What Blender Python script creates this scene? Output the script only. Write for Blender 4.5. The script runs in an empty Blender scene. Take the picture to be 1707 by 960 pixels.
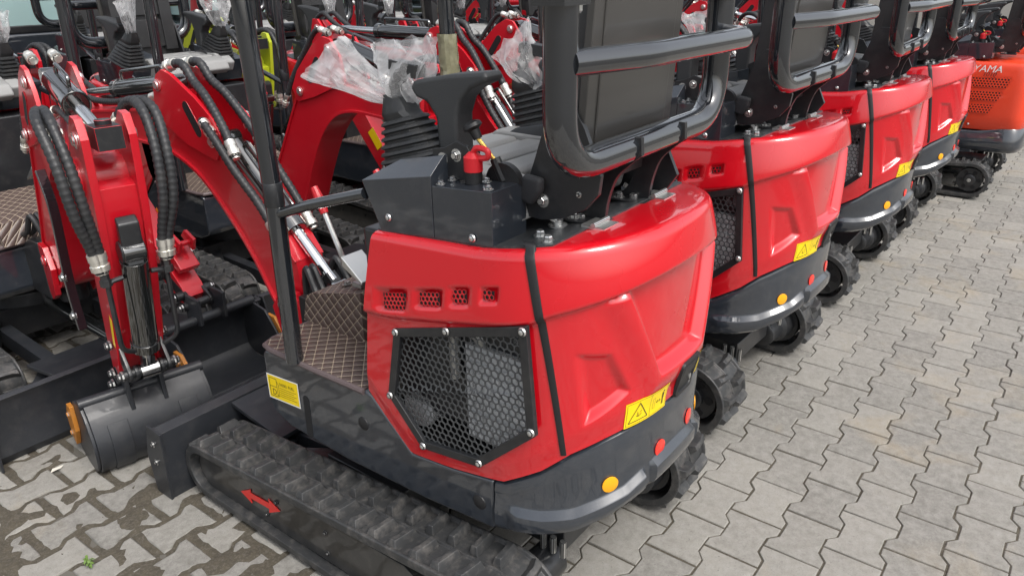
import bpy, bmesh, math, random
from mathutils import Vector, Matrix, noise
from math import sin, cos, pi, sqrt, atan2, radians, hypot
random.seed(7)
sc = bpy.context.scene
COL = sc.collection
V = Vector

# ------------------------------------------------------------------ helpers
class B:
    """collects geometry for ONE mesh object; mi = current material slot"""
    def __init__(s): s.bm = bmesh.new(); s.mi = 0; s.sm = []
    def f(s, vs):
        try:
            fc = s.bm.faces.new(vs); fc.material_index = s.mi; return fc
        except ValueError: return None
    def v(s, p): return s.bm.verts.new(p)
    def poly(s, pts): return s.f([s.v(p) for p in pts])
    def box(s, x0, x1, y0, y1, z0, z1): s.hexa([(x0,y0,z0),(x1,y0,z0),(x1,y1,z0),(x0,y1,z0),(x0,y0,z1),(x1,y0,z1),(x1,y1,z1),(x0,y1,z1)])
    def hexa(s, p):
        v = [s.v(q) for q in p]
        for q in ((0,3,2,1),(4,5,6,7),(0,1,5,4),(1,2,6,5),(2,3,7,6),(3,0,4,7)): s.f([v[i] for i in q])
    def obox(s, c, sz, m):
        c = V(c); h = [a/2 for a in sz]
        s.hexa([c+m@V((i*h[0],j*h[1],k*h[2])) for i,j,k in ((-1,-1,-1),(1,-1,-1),(1,1,-1),(-1,1,-1),(-1,-1,1),(1,-1,1),(1,1,1),(-1,1,1))])
    def bar(s, p, q, w, h, up=(0,0,1)):
        """square bar p->q"""
        p=V(p);q=V(q);d=(q-p).normalized();u=V(up)
        x=d.cross(u); x = x.normalized() if x.length>1e-4 else V((1,0,0)); u=x.cross(d).normalized()
        r=[]
        for e in (p,q): r+= [e-x*w/2-u*h/2, e+x*w/2-u*h/2, e+x*w/2+u*h/2, e-x*w/2+u*h/2]
        v=[s.v(a) for a in r]
        for k in ((3,2,1,0),(4,5,6,7),(0,1,5,4),(1,2,6,5),(2,3,7,6),(3,0,4,7)): s.f([v[i] for i in k])
    def rings(s, rs, cap=True, closed=False):
        vs=[[s.v(p) for p in r] for r in rs]; n=len(rs[0])
        for a,b in zip(vs, vs[1:]+([vs[0]] if closed else [])):
            for i in range(n): s.f([a[i],a[(i+1)%n],b[(i+1)%n],b[i]])
        if cap and not closed: s.f(vs[0][::-1]); s.f(vs[-1])
    def tube(s, pts, r, n=10, cap=True, closed=False):
        pts=[V(p) for p in pts]; N=len(pts)
        rr=r if isinstance(r,(list,tuple)) else [r]*N
        t=[(pts[min(i+1,N-1)]-pts[max(i-1,0)]).normalized() for i in range(N)]
        if closed: t=[(pts[(i+1)%N]-pts[i-1]).normalized() for i in range(N)]
        x=t[0].orthogonal().normalized(); rs=[]
        for i in range(N):
            x=(x-t[i]*x.dot(t[i])).normalized(); y=t[i].cross(x)
            rs.append([pts[i]+(x*cos(2*pi*k/n)+y*sin(2*pi*k/n))*rr[i] for k in range(n)])
        s.rings(rs,cap,closed)
    def cyl(s, p, q, r, r2=None, n=16): s.tube([p,q],[r,r if r2 is None else r2],n)
    def lathe(s, p, axis, prof, n=16):
        """prof = [(dist along axis, radius)]"""
        p=V(p); a=V(axis).normalized(); x=a.orthogonal().normalized(); y=a.cross(x)
        s.rings([[p+a*d+(x*cos(2*pi*k/n)+y*sin(2*pi*k/n))*r for k in range(n)] for d,r in prof])
    def prism(s, pts, ax, a, b):
        """2d polygon extruded along an axis; pts in the two other axes in xyz order"""
        def P(u,v,w): return {'x':(w,u,v),'y':(u,w,v),'z':(u,v,w)}[ax]
        A=[s.v(P(u,v,a)) for u,v in pts]; C=[s.v(P(u,v,b)) for u,v in pts]
        n=len(pts); s.f(A[::-1]); s.f(C)
        for i in range(n): s.f([A[i],A[(i+1)%n],C[(i+1)%n],C[i]])
    def bolt(s, p, d, r=.008, h=.006):
        p=V(p); d=V(d).normalized()
        s.lathe(p-d*.001,d,[(0,r*1.5),(.0025,r*1.5)],12)
        s.lathe(p+d*.0012,d,[(0,r),(h*.7,r),(h,r*.75)],6)
    def dome(s, p, d, r, h):
        s.lathe(p,d,[(0,r),(h*.35,r*.95),(h*.75,r*.7),(h,r*.15)],14)
    def ball(s, c, r, sc_=(1,1,1), n=12):
        m=Matrix.Translation(c)@Matrix.Diagonal((r*sc_[0],r*sc_[1],r*sc_[2],1))
        res=bmesh.ops.create_uvsphere(s.bm,u_segments=n,v_segments=max(6,n//2+2),radius=1,matrix=m)
        fs=set()
        for v in res['verts']: fs.update(v.link_faces)
        for fc in fs: fc.material_index=s.mi

def obj(name, b, mats, parent=None, bevel=0., ang=32, fixn=True, wn=False):
    bm=b.bm
    if fixn: bmesh.ops.recalc_face_normals(bm, faces=bm.faces)
    if bevel>0:
        ed=[e for e in bm.edges if len(e.link_faces)==2 and e.calc_face_angle(0)>radians(28)]
        if ed: bmesh.ops.bevel(bm, geom=ed, offset=bevel, offset_type='OFFSET', segments=2, profile=.6, affect='EDGES', clamp_overlap=True)
    me=bpy.data.meshes.new(name); bm.to_mesh(me); bm.free()
    for m in (mats if isinstance(mats,(list,tuple)) else [mats]): me.materials.append(m)
    me.polygons.foreach_set('use_smooth',[True]*len(me.polygons))
    me.set_sharp_from_angle(angle=radians(ang)); me.update()
    if bevel>0 or wn:
        vn=[V((0,0,0)) for _ in me.vertices]
        for p in me.polygons:
            w=p.normal*p.area
            for i in p.vertices: vn[i]+=w
        for v in vn:
            if v.length>0: v.normalize()
        ln=[]
        for p in me.polygons:
            n=p.normal
            for i in p.vertices: ln.append(vn[i] if n.dot(vn[i])>.55 else n)
        me.normals_split_custom_set(ln)
    o=bpy.data.objects.new(name,me); COL.objects.link(o)
    if parent: o.parent=parent
    return o
def tag(o, label=None, cat=None, group=None, kind=None):
    if label: o['label']=label
    if cat: o['category']=cat
    if group: o['group']=group
    if kind: o['kind']=kind
    return o
def empty(name, loc=(0,0,0), rz=0.):
    o=bpy.data.objects.new(name,None); COL.objects.link(o); o.location=loc; o.rotation_euler=(0,0,rz); o.empty_display_size=.1
    return o
KIDS={}
def kids(o):
    return [c for c in bpy.data.objects if c.parent==o]
def copy_tree(o, parent=None, swap=None, skip=()):
    c=o.copy(); COL.objects.link(c); c.parent=parent
    for k in ('label','category','group'):
        if parent is None and k in c: del c[k]
    if swap and c.type=='MESH':
        for sl in c.material_slots:
            if sl.material in swap:
                m=swap[sl.material]; sl.link='OBJECT'; sl.material=m
    for ch in kids(o):
        if ch.name.split('.')[0] in skip: continue
        copy_tree(ch,c,swap,skip)
    return c
def rnd(pts, r, k=6):
    """round the corners of a polyline"""
    pts=[V(p) for p in pts]; out=[pts[0]]
    for a,b,c in zip(pts,pts[1:],pts[2:]):
        d1=(a-b); d2=(c-b); rr=min(r,d1.length*.49,d2.length*.49)
        p=b+d1.normalized()*rr; q=b+d2.normalized()*rr
        for i in range(k+1):
            t=i/k; out.append(p*(1-t)**2+b*2*t*(1-t)+q*t*t)
    out.append(pts[-1]); return out
def spline(pts, k=8):
    pts=[V(p) for p in pts]; P=[pts[0]*2-pts[1]]+pts+[pts[-1]*2-pts[-2]]; out=[]
    for i in range(1,len(P)-2):
        for j in range(k):
            t=j/k; a,b,c,d=P[i-1],P[i],P[i+1],P[i+2]
            out.append(.5*((2*b)+(c-a)*t+(2*a-5*b+4*c-d)*t*t+(3*b-a-3*c+d)*t**3))
    out.append(pts[-1]); return out
def resample(pts, d):
    out=[pts[0]]; acc=0
    for a,b in zip(pts,pts[1:]):
        L=(b-a).length
        while acc+L>=d:
            t=(d-acc)/L; a=a.lerp(b,t); out.append(a); L=(b-a).length; acc=0
        acc+=L
    out.append(pts[-1]); return out
def lerp_tab(x, tab):
    if x<=tab[0][0]: return tab[0][1]
    for (a,u),(b,w) in zip(tab,tab[1:]):
        if x<=b: return u+(w-u)*(x-a)/(b-a)
    return tab[-1][1]
def sstep(a,b,x):
    t=max(0,min(1,(x-a)/(b-a))); return t*t*(3-2*t)
def sd_convex(p, poly):
    """signed distance-ish, >0 inside; poly counter-clockwise"""
    m=1e9
    for (x0,y0),(x1,y1) in zip(poly, poly[1:]+poly[:1]):
        L=hypot(x1-x0,y1-y0); m=min(m,((x1-x0)*(p[1]-y0)-(y1-y0)*(p[0]-x0))/L)
    return m
def ccw(poly):
    a=sum(x0*y1-x1*y0 for (x0,y0),(x1,y1) in zip(poly,poly[1:]+poly[:1]))
    return poly if a>0 else poly[::-1]
def rrect(x0,x1,y0,y1,r,k=4):
    out=[]
    for cx,cy,a in ((x1-r,y1-r,0),(x0+r,y1-r,90),(x0+r,y0+r,180),(x1-r,y0+r,270)):
        out+=[(cx+r*cos(radians(a+90*i/k)),cy+r*sin(radians(a+90*i/k))) for i in range(k+1)]
    return out
def text_faces(txt, size):
    cu=bpy.data.curves.new('t','FONT'); cu.body=txt; cu.size=size; cu.align_x='LEFT'; cu.resolution_u=3
    o=bpy.data.objects.new('t',cu); COL.objects.link(o)
    me=bpy.data.meshes.new_from_object(o); vs=[(v.co.x,v.co.y) for v in me.vertices]; fs=[list(p.vertices) for p in me.polygons]
    bpy.data.objects.remove(o); bpy.data.curves.remove(cu); bpy.data.meshes.remove(me)
    return vs,fs

# ------------------------------------------------------------------ materials
def pm(name, col, rough=.4, metal=0., coat=0., bump=0., bscale=60., var=.15, vscale=6., dust=0., rvar=.12, emit=None, cior=1.5):
    m=bpy.data.materials.new(name); m.use_nodes=True; nt=m.node_tree; N=nt.nodes; L=nt.links
    p=N['Principled BSDF']; p.inputs['Metallic'].default_value=metal; p.inputs['Coat Weight'].default_value=coat; p.inputs['Coat Roughness'].default_value=.05; p.inputs['Coat IOR'].default_value=cior; p.inputs['Specular IOR Level'].default_value=.3 if coat>.5 else .5
    tc=N.new('ShaderNodeTexCoord')
    n1=N.new('ShaderNodeTexNoise'); n1.inputs['Scale'].default_value=vscale; n1.inputs['Detail'].default_value=5; L.new(tc.outputs['Object'],n1.inputs['Vector'])
    mx=N.new('ShaderNodeMix'); mx.data_type='RGBA'
    mx.inputs[6].default_value=[c*(1-var) for c in col]+[1]; mx.inputs[7].default_value=[min(1,c*(1+var)) for c in col]+[1]
    L.new(n1.outputs['Fac'],mx.inputs[0]); out=mx.outputs[2]
    if dust>0:
        n2=N.new('ShaderNodeTexNoise'); n2.inputs['Scale'].default_value=vscale*3.1; n2.inputs['Detail'].default_value=8; n2.inputs['Roughness'].default_value=.7; L.new(tc.outputs['Object'],n2.inputs['Vector'])
        r=N.new('ShaderNodeMapRange'); r.inputs[1].default_value=.48; r.inputs[2].default_value=.75; r.inputs[3].default_value=0; r.inputs[4].default_value=dust; L.new(n2.outputs['Fac'],r.inputs[0])
        m2=N.new('ShaderNodeMix'); m2.data_type='RGBA'; m2.inputs[7].default_value=(.23,.21,.19,1); L.new(out,m2.inputs[6]); L.new(r.outputs[0],m2.inputs[0]); out=m2.outputs[2]
    L.new(out,p.inputs['Base Color'])
    rr=N.new('ShaderNodeMapRange'); rr.inputs[3].default_value=max(.02,rough-rvar*.6); rr.inputs[4].default_value=min(1,rough+rvar); L.new(n1.outputs['Fac'],rr.inputs[0]); L.new(rr.outputs[0],p.inputs['Roughness'])
    if bump>0:
        n3=N.new('ShaderNodeTexNoise'); n3.inputs['Scale'].default_value=bscale; n3.inputs['Detail'].default_value=4; L.new(tc.outputs['Object'],n3.inputs['Vector'])
        bp=N.new('ShaderNodeBump'); bp.inputs['Strength'].default_value=bump; bp.inputs['Distance'].default_value=.002; L.new(n3.outputs['Fac'],bp.inputs['Height']); L.new(bp.outputs[0],p.inputs['Normal'])
    return m
M={}
M['red']=pm('red_paint',(.52,.003,.010),.27,coat=.9,bump=.02,bscale=20,var=.05,dust=0,rvar=.05,cior=1.7)
M['redarm']=pm('red_arm_paint',(.50,.006,.016),.30,coat=.4,bump=.10,bscale=70,var=.08,dust=0)
M['orange']=pm('orange_paint',(.70,.050,.014),.38,coat=.3,bump=.05,var=.05)
M['lime']=pm('lime_paint',(.40,.45,.02),.4,coat=.2,var=.06)
M['grey']=pm('charcoal_paint',(.020,.025,.033),.30,coat=.9,bump=.12,bscale=190,var=.15,dust=.08,cior=1.8)
M['frame']=pm('charcoal_tube_paint',(.011,.013,.016),.13,coat=1.,bump=.02,bscale=120,var=.1,dust=.0,rvar=.04,cior=1.85)
M['plate']=pm('track_plate_paint',(.018,.018,.018),.3,coat=.5,bump=.1,var=.25,dust=.14)
M['black']=pm('black_steel',(.014,.015,.017),.35,coat=.2,bump=.1,var=.2,dust=.08)
M['deck']=pm('dusty_deck',(.03,.034,.037),.33,bump=.25,bscale=120,var=.45,vscale=22,dust=.30)
M['blade']=pm('blade_paint',(.016,.018,.022),.46,coat=.15,bump=.2,bscale=60,var=.3,dust=.07)
M['rubber']=pm('track_rubber',(.030,.031,.032),.45,bump=.3,bscale=110,var=.35,vscale=9,dust=.38)
M['boot']=pm('boot_rubber',(.018,.019,.020),.42,bump=.1,var=.2,dust=.1)
M['plastic']=pm('armrest_plastic',(.034,.036,.038),.5,bump=.3,bscale=300,var=.1)
M['vinyl']=pm('seat_vinyl',(.024,.024,.025),.33,bump=.35,bscale=260,var=.12,dust=.05)
M['shell']=pm('seat_shell',(.050,.048,.045),.30,bump=.03,bscale=8,var=.1,coat=.3)
M['cushion']=pm('cushion_vinyl',(.27,.27,.265),.40,bump=.35,bscale=260,var=.1,dust=.1)  # base colour lifted to carry the sky light on the seat top
M['chrome']=pm('chrome_rod',(.72,.72,.72),.10,metal=1,var=.04,rvar=.05)
M['zinc']=pm('zinc_bolt',(.66,.66,.64),.28,metal=.9,bump=.1,var=.12)
M['steel']=pm('plain_steel',(.42,.42,.41),.32,metal=.8,bump=.1,var=.15)
M['cylblk']=pm('cylinder_paint',(.010,.011,.011),.12,coat=1.,cior=2.2,var=.1,dust=.03)
M['yellow']=pm('yellow_sticker',(.86,.62,.0),.35,var=.02,coat=.2)
M['amber']=pm('amber_reflector',(.85,.36,.003),.25,coat=.5,var=.04)
M['redref']=pm('red_reflector',(.80,.035,.02),.25,coat=.5,var=.04)
M['ink']=pm('sticker_ink',(.012,.012,.012),.5,var=.02)
M['white']=pm('sticker_white',(.78,.78,.76),.4,var=.02)
M['arrow']=pm('arrow_red',(.62,.025,.02),.4,var=.06,dust=.15)
M['redplastic']=pm('red_plastic',(.55,.012,.02),.35,var=.05)
M['ochre']=pm('ochre_cutter',(.42,.16,.02),.45,bump=.3,var=.3,dust=.15)
M['brass']=pm('brass_rod',(.75,.52,.14),.25,metal=.9)
M['engine']=pm('engine_grey',(.42,.43,.44),.5,bump=.3,var=.3)
M['dark']=pm('opening_shade',(.006,.006,.007),.7)  # near-black colour painted in for the shade inside openings
M['mesh']=pm('grille_mesh_paint',(.05,.053,.056),.4,coat=.3,var=.2)
M['hose']=pm('hose_wrap',(.020,.021,.023),.45,bump=.2,bscale=200,var=.25,dust=.10)
M['fitting']=pm('hose_fitting',(.74,.72,.66),.28,metal=.8,var=.2)
M['cloth']=pm('belt_cloth',(.018,.019,.022),.75,bump=.5,bscale=200,var=.2)
M['film']=pm('wrap_film',(.20,.19,.12),.18,bump=1.,bscale=45,var=.75,vscale=38,coat=.5)
M['blacktrim']=pm('rubber_strip',(.010,.010,.011),.45,bump=.3,bscale=150)

def quilt():
    m=bpy.data.materials.new('quilted_leatherette'); m.use_nodes=True; nt=m.node_tree; N=nt.nodes; L=nt.links; p=N['Principled BSDF']
    def mt(op,a,b=None,c=None):
        n=N.new('ShaderNodeMath'); n.operation=op
        for i,x in enumerate((a,b,c)):
            if x is None: continue
            if isinstance(x,(int,float)): n.inputs[i].default_value=x
            else: L.new(x,n.inputs[i])
        return n.outputs[0]
    tc=N.new('ShaderNodeTexCoord'); sp=N.new('ShaderNodeSeparateXYZ'); L.new(tc.outputs['Object'],sp.inputs[0])
    xz=mt('ADD',sp.outputs[0],sp.outputs[2]); P=.040
    dist=[];puff=[]
    for sg in (1,-1):
        u=mt('DIVIDE',mt('ADD',sp.outputs[1],mt('MULTIPLY',xz,sg)),P)
        fr=mt('FRACT',u); d=mt('MINIMUM',fr,mt('SUBTRACT',1.0,fr)); dist.append(d); puff.append(mt('SINE',mt('MULTIPLY',fr,pi)))
    d=mt('MINIMUM',dist[0],dist[1]); h=mt('POWER',mt('MULTIPLY',puff[0],puff[1]),.45)
    rm=N.new('ShaderNodeMapRange'); rm.inputs[1].default_value=.035; rm.inputs[2].default_value=.055; rm.inputs[3].default_value=1; rm.inputs[4].default_value=0; L.new(d,rm.inputs[0])
    nz=N.new('ShaderNodeTexNoise'); nz.inputs['Scale'].default_value=9; nz.inputs['Detail'].default_value=6; L.new(tc.outputs['Object'],nz.inputs[0])
    c0=N.new('ShaderNodeMix'); c0.data_type='RGBA'; c0.inputs[6].default_value=(.060,.040,.034,1); c0.inputs[7].default_value=(.105,.075,.066,1); L.new(nz.outputs[0],c0.inputs[0])
    c1=N.new('ShaderNodeMix'); c1.data_type='RGBA'; c1.inputs[7].default_value=(.44,.36,.27,1); L.new(c0.outputs[2],c1.inputs[6]); L.new(mt('MULTIPLY',rm.outputs[0],.8),c1.inputs[0]); L.new(c1.outputs[2],p.inputs['Base Color'])
    p.inputs['Roughness'].default_value=.42
    bp=N.new('ShaderNodeBump'); bp.inputs['Strength'].default_value=.8; bp.inputs['Distance'].default_value=.006; L.new(h,bp.inputs['Height']); L.new(bp.outputs[0],p.inputs['Normal'])
    return m
M['quilt']=quilt()
M['piping']=pm('mat_piping',(.10,.075,.075),.45,var=.1)
def bagmat():
    m=bpy.data.materials.new('thin_polythene'); m.use_nodes=True; nt=m.node_tree; N=nt.nodes; L=nt.links; p=N['Principled BSDF']
    p.inputs['Base Color'].default_value=(.86,.86,.86,1); p.inputs['Roughness'].default_value=.16; p.inputs['Coat Weight'].default_value=.6
    tr=N.new('ShaderNodeBsdfTransparent'); tl=N.new('ShaderNodeBsdfTranslucent'); tl.inputs[0].default_value=(.85,.85,.85,1)
    tc=N.new('ShaderNodeTexCoord'); nz=N.new('ShaderNodeTexNoise'); nz.inputs['Scale'].default_value=17; nz.inputs['Detail'].default_value=4; nz.inputs['Distortion'].default_value=.8; L.new(tc.outputs['Object'],nz.inputs[0])
    bp=N.new('ShaderNodeBump'); bp.inputs['Strength'].default_value=.9; bp.inputs['Distance'].default_value=.01; L.new(nz.outputs[0],bp.inputs['Height']); L.new(bp.outputs[0],p.inputs['Normal'])
    a=N.new('ShaderNodeMixShader'); a.inputs[0].default_value=.45; L.new(p.outputs[0],a.inputs[1]); L.new(tl.outputs[0],a.inputs[2])
    r=N.new('ShaderNodeMapRange'); r.inputs[1].default_value=.35; r.inputs[2].default_value=.72; r.inputs[3].default_value=.08; r.inputs[4].default_value=.45; L.new(nz.outputs[0],r.inputs[0])
    lw=N.new('ShaderNodeLayerWeight'); lw.inputs[0].default_value=.35; ad=N.new('ShaderNodeMath'); ad.operation='MULTIPLY_ADD'; ad.use_clamp=True; L.new(lw.outputs['Facing'],ad.inputs[0]); ad.inputs[1].default_value=.65; L.new(r.outputs[0],ad.inputs[2])
    b=N.new('ShaderNodeMixShader'); L.new(ad.outputs[0],b.inputs[0]); L.new(tr.outputs[0],b.inputs[1]); L.new(a.outputs[0],b.inputs[2])
    L.new(b.outputs[0],N['Material Output'].inputs[0]); return m
M['bag']=bagmat()
def glassmat():
    m=bpy.data.materials.new('tinted_glass'); m.use_nodes=True; nt=m.node_tree; N=nt.nodes; L=nt.links; p=N['Principled BSDF']
    p.inputs['Base Color'].default_value=(.50,.68,.68,1); p.inputs['Roughness'].default_value=.04; p.inputs['Specular IOR Level'].default_value=1
    tr=N.new('ShaderNodeBsdfTransparent'); tr.inputs[0].default_value=(.72,.92,.9,1)
    a=N.new('ShaderNodeMixShader'); a.inputs[0].default_value=.62; L.new(tr.outputs[0],a.inputs[1]); L.new(p.outputs[0],a.inputs[2]); L.new(a.outputs[0],N['Material Output'].inputs[0]); return m
M['glass']=glassmat()

# ------------------------------------------------------------------ shared hood outline (plan), local frame: +y forward, -x left
HW,YS,YC,NN=.345,-.50,-.81,2.4
def outline(n_str=30,n_arc=130,y0=-.180,YS=-.50,YC=-.81,NN=2.4):
    pts=[]
    for i in range(n_str): pts.append((-HW,y0+(YS-y0)*i/n_str))
    fine=[]
    for i in range(1201):
        t=pi*i/1200; c,s_=cos(t),sin(t)
        fine.append((-HW*math.copysign(abs(c)**(2/NN),c), YS-(YS-YC)*abs(s_)**(2/NN)))
    L=[0]
    for a,b in zip(fine,fine[1:]): L.append(L[-1]+hypot(b[0]-a[0],b[1]-a[1]))
    j=0
    for i in range(n_arc+1):
        d=L[-1]*i/n_arc
        while j<1199 and L[j+1]<d: j+=1
        t=(d-L[j])/max(1e-9,L[j+1]-L[j]); pts.append((fine[j][0]+(fine[j+1][0]-fine[j][0])*t, fine[j][1]+(fine[j+1][1]-fine[j][1])*t))
    for i in range(1,n_str+1): pts.append((HW,YS+(y0-YS)*i/n_str))
    nr=[]
    for i in range(len(pts)):
        a=pts[max(0,i-1)]; b=pts[min(len(pts)-1,i+1)]; dx,dy=b[0]-a[0],b[1]-a[1]; l=hypot(dx,dy); nr.append((dy/l,-dx/l))
    nr=[(-abs(n[0]) if p[0]<0 else abs(n[0]), n[1] if n[1]<=0 else -n[1]) for n,p in zip(nr,pts)]
    return pts,nr
def zbot(y): return lerp_tab(-y,[(.18,.585),(.30,.449),(.40,.462),(.56,.492),(.65,.548),(.704,.596),(.755,.627),(.81,.655)])
def ztop(y): return lerp_tab(-y,[(.115,1.018),(.18,1.022),(.50,1.045),(.65,1.068),(.81,1.088)])
def zsh(y): return lerp_tab(-y,[(.12,.815),(.26,.832),(.63,.915),(.667,.936),(.755,.972),(.81,1.0)])
BOWL=ccw([(-.225,1.02),(.225,1.02),(.105,.745),(-.105,.745)])
DENTL=ccw([(-.283,.845),(-.225,.836),(-.182,.735),(-.268,.672)])
DENTR=ccw([(-x,z) for x,z in DENTL])
MESHO=[(-.246,.800),(-.416,.850),(-.638,.915),(-.660,.660),(-.500,.512),(-.312,.488),(-.205,.603)]
VENTS=[(-.262,.876,.076,.042),(-.373,.909,.062,.032),(-.462,.936,.040,.030),(-.541,.959,.030,.020)]
def hood_d(x,y,z):
    sh=zsh(y); d=.004+.006*sstep(zbot(y),zbot(y)+.06,z)
    d+=.013*sstep(sh-.010,sh+.004,z)-.024*max(0,min(1,(z-sh)/max(.01,ztop(y)-sh)))**1.3
    k=max(0,min(1,(z-(ztop(y)-.018))/.018)); d-=.014*(1-sqrt(max(0,1-k*k)))
    if y<-.62:
        s=sd_convex((x,z),BOWL); m=1-sstep(sh-.02,sh-.004,z)
        d-=.021*sstep(0,.022,s)*m
        d+=.011*sstep(-.060,-.006,s)*(1-sstep(0,.022,s))*m
        for P in (DENTL,DENTR): 
            q=sd_convex((x,z),P)
            t=(z-.67)/.18
            d-=.022*sstep(-.004,.016,q)*(.35+.65*min(1,max(0,1.1-t)))
    elif x<0:
        for (cy,cz,w,h) in VENTS:
            q=min(w/2+.011-abs(y-cy), h/2+.011-abs(z-cz-(y-cy)*-.25))
            d-=.009*sstep(0,.012,q)
    return d
def on_surf(x,z,off=0.,sgn=1):
    """point on the rear of the hood at local x, height z"""
    c=math.copysign((abs(x)/HW)**(NN/2),x); c=max(-1,min(1,c)); s_=sqrt(1-c*c)
    y=YS-(YS-YC)*s_**(2/NN)
    e=1e-3; x2=x+e if x<0 else x-e; c2=math.copysign((abs(x2)/HW)**(NN/2),x2); y2=YS-(YS-YC)*sqrt(1-c2*c2)**(2/NN)
    dx,dy=x2-x,y2-y
    if dx<0: dx,dy=-dx,-dy
    l=hypot(dx,dy); n=V((dy/l,-dx/l,0))
    return V((x,y,z)),n,y
def hood_pt(x,z,off):
    p,n,y=on_surf(x,z); return p+n*(hood_d(x,y,z)+off)
def strip(b,f,p,q,w,seg=6):
    """thin line p->q of width w in decal space mapped by f"""
    d=hypot(q[0]-p[0],q[1]-p[1]); nx,ny=-(q[1]-p[1])/d*w/2,(q[0]-p[0])/d*w/2
    for i in range(seg):
        a,c=i/seg,(i+1)/seg; P=[(p[0]+(q[0]-p[0])*t,p[1]+(q[1]-p[1])*t) for t in (a,c)]
        b.poly([f(P[0][0]+nx,P[0][1]+ny),f(P[0][0]-nx,P[0][1]-ny),f(P[1][0]-nx,P[1][1]-ny),f(P[1][0]+nx,P[1][1]+ny)])
def patch(b,f,u0,u1,v0,v1,nu=10,nv=3):
    g=[[b.v(f(u0+(u1-u0)*i/nu,v0+(v1-v0)*j/nv)) for j in range(nv+1)] for i in range(nu+1)]
    for i in range(nu):
        for j in range(nv): b.f([g[i][j],g[i+1][j],g[i+1][j+1],g[i][j+1]])
def put_text(b,f,txt,size,u,v):
    vs,fs=text_faces(txt,size); bv=[b.v(f(u+x,v+y)) for x,y in vs]
    for q in fs: b.f([bv[i] for i in q])

def hexmesh(b, poly, p, wall, P, depth, zo=0.):
    """perforated sheet; poly in (u,v); P(u,v,d) -> point"""
    poly=ccw(poly); us=[q[0] for q in poly]; vs=[q[1] for q in poly]
    a=p/2; R=a/cos(pi/6); r=(a-wall/2)/cos(pi/6); dv=R*1.5
    j=0; v=min(vs)
    while v<=max(vs)+R:
        u=min(us)+(a if j%2 else 0)
        while u<=max(us)+a:
            if sd_convex((u,v),poly)>-a*.6:
                O=[(u+R*cos(pi/6+k*pi/3),v+R*sin(pi/6+k*pi/3)) for k in range(6)]; I=[(u+r*cos(pi/6+k*pi/3),v+r*sin(pi/6+k*pi/3)) for k in range(6)]
                o=[b.v(P(x,y,0)) for x,y in O]; i_=[b.v(P(x,y,0)) for x,y in I]; bk=[b.v(P(x,y,depth)) for x,y in I]
                for k in range(6):
                    l=(k+1)%6; b.f([o[k],o[l],i_[l],i_[k]]); b.f([i_[k],i_[l],bk[l],bk[k]])
            u+=p
        v+=dv; j+=1

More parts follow.
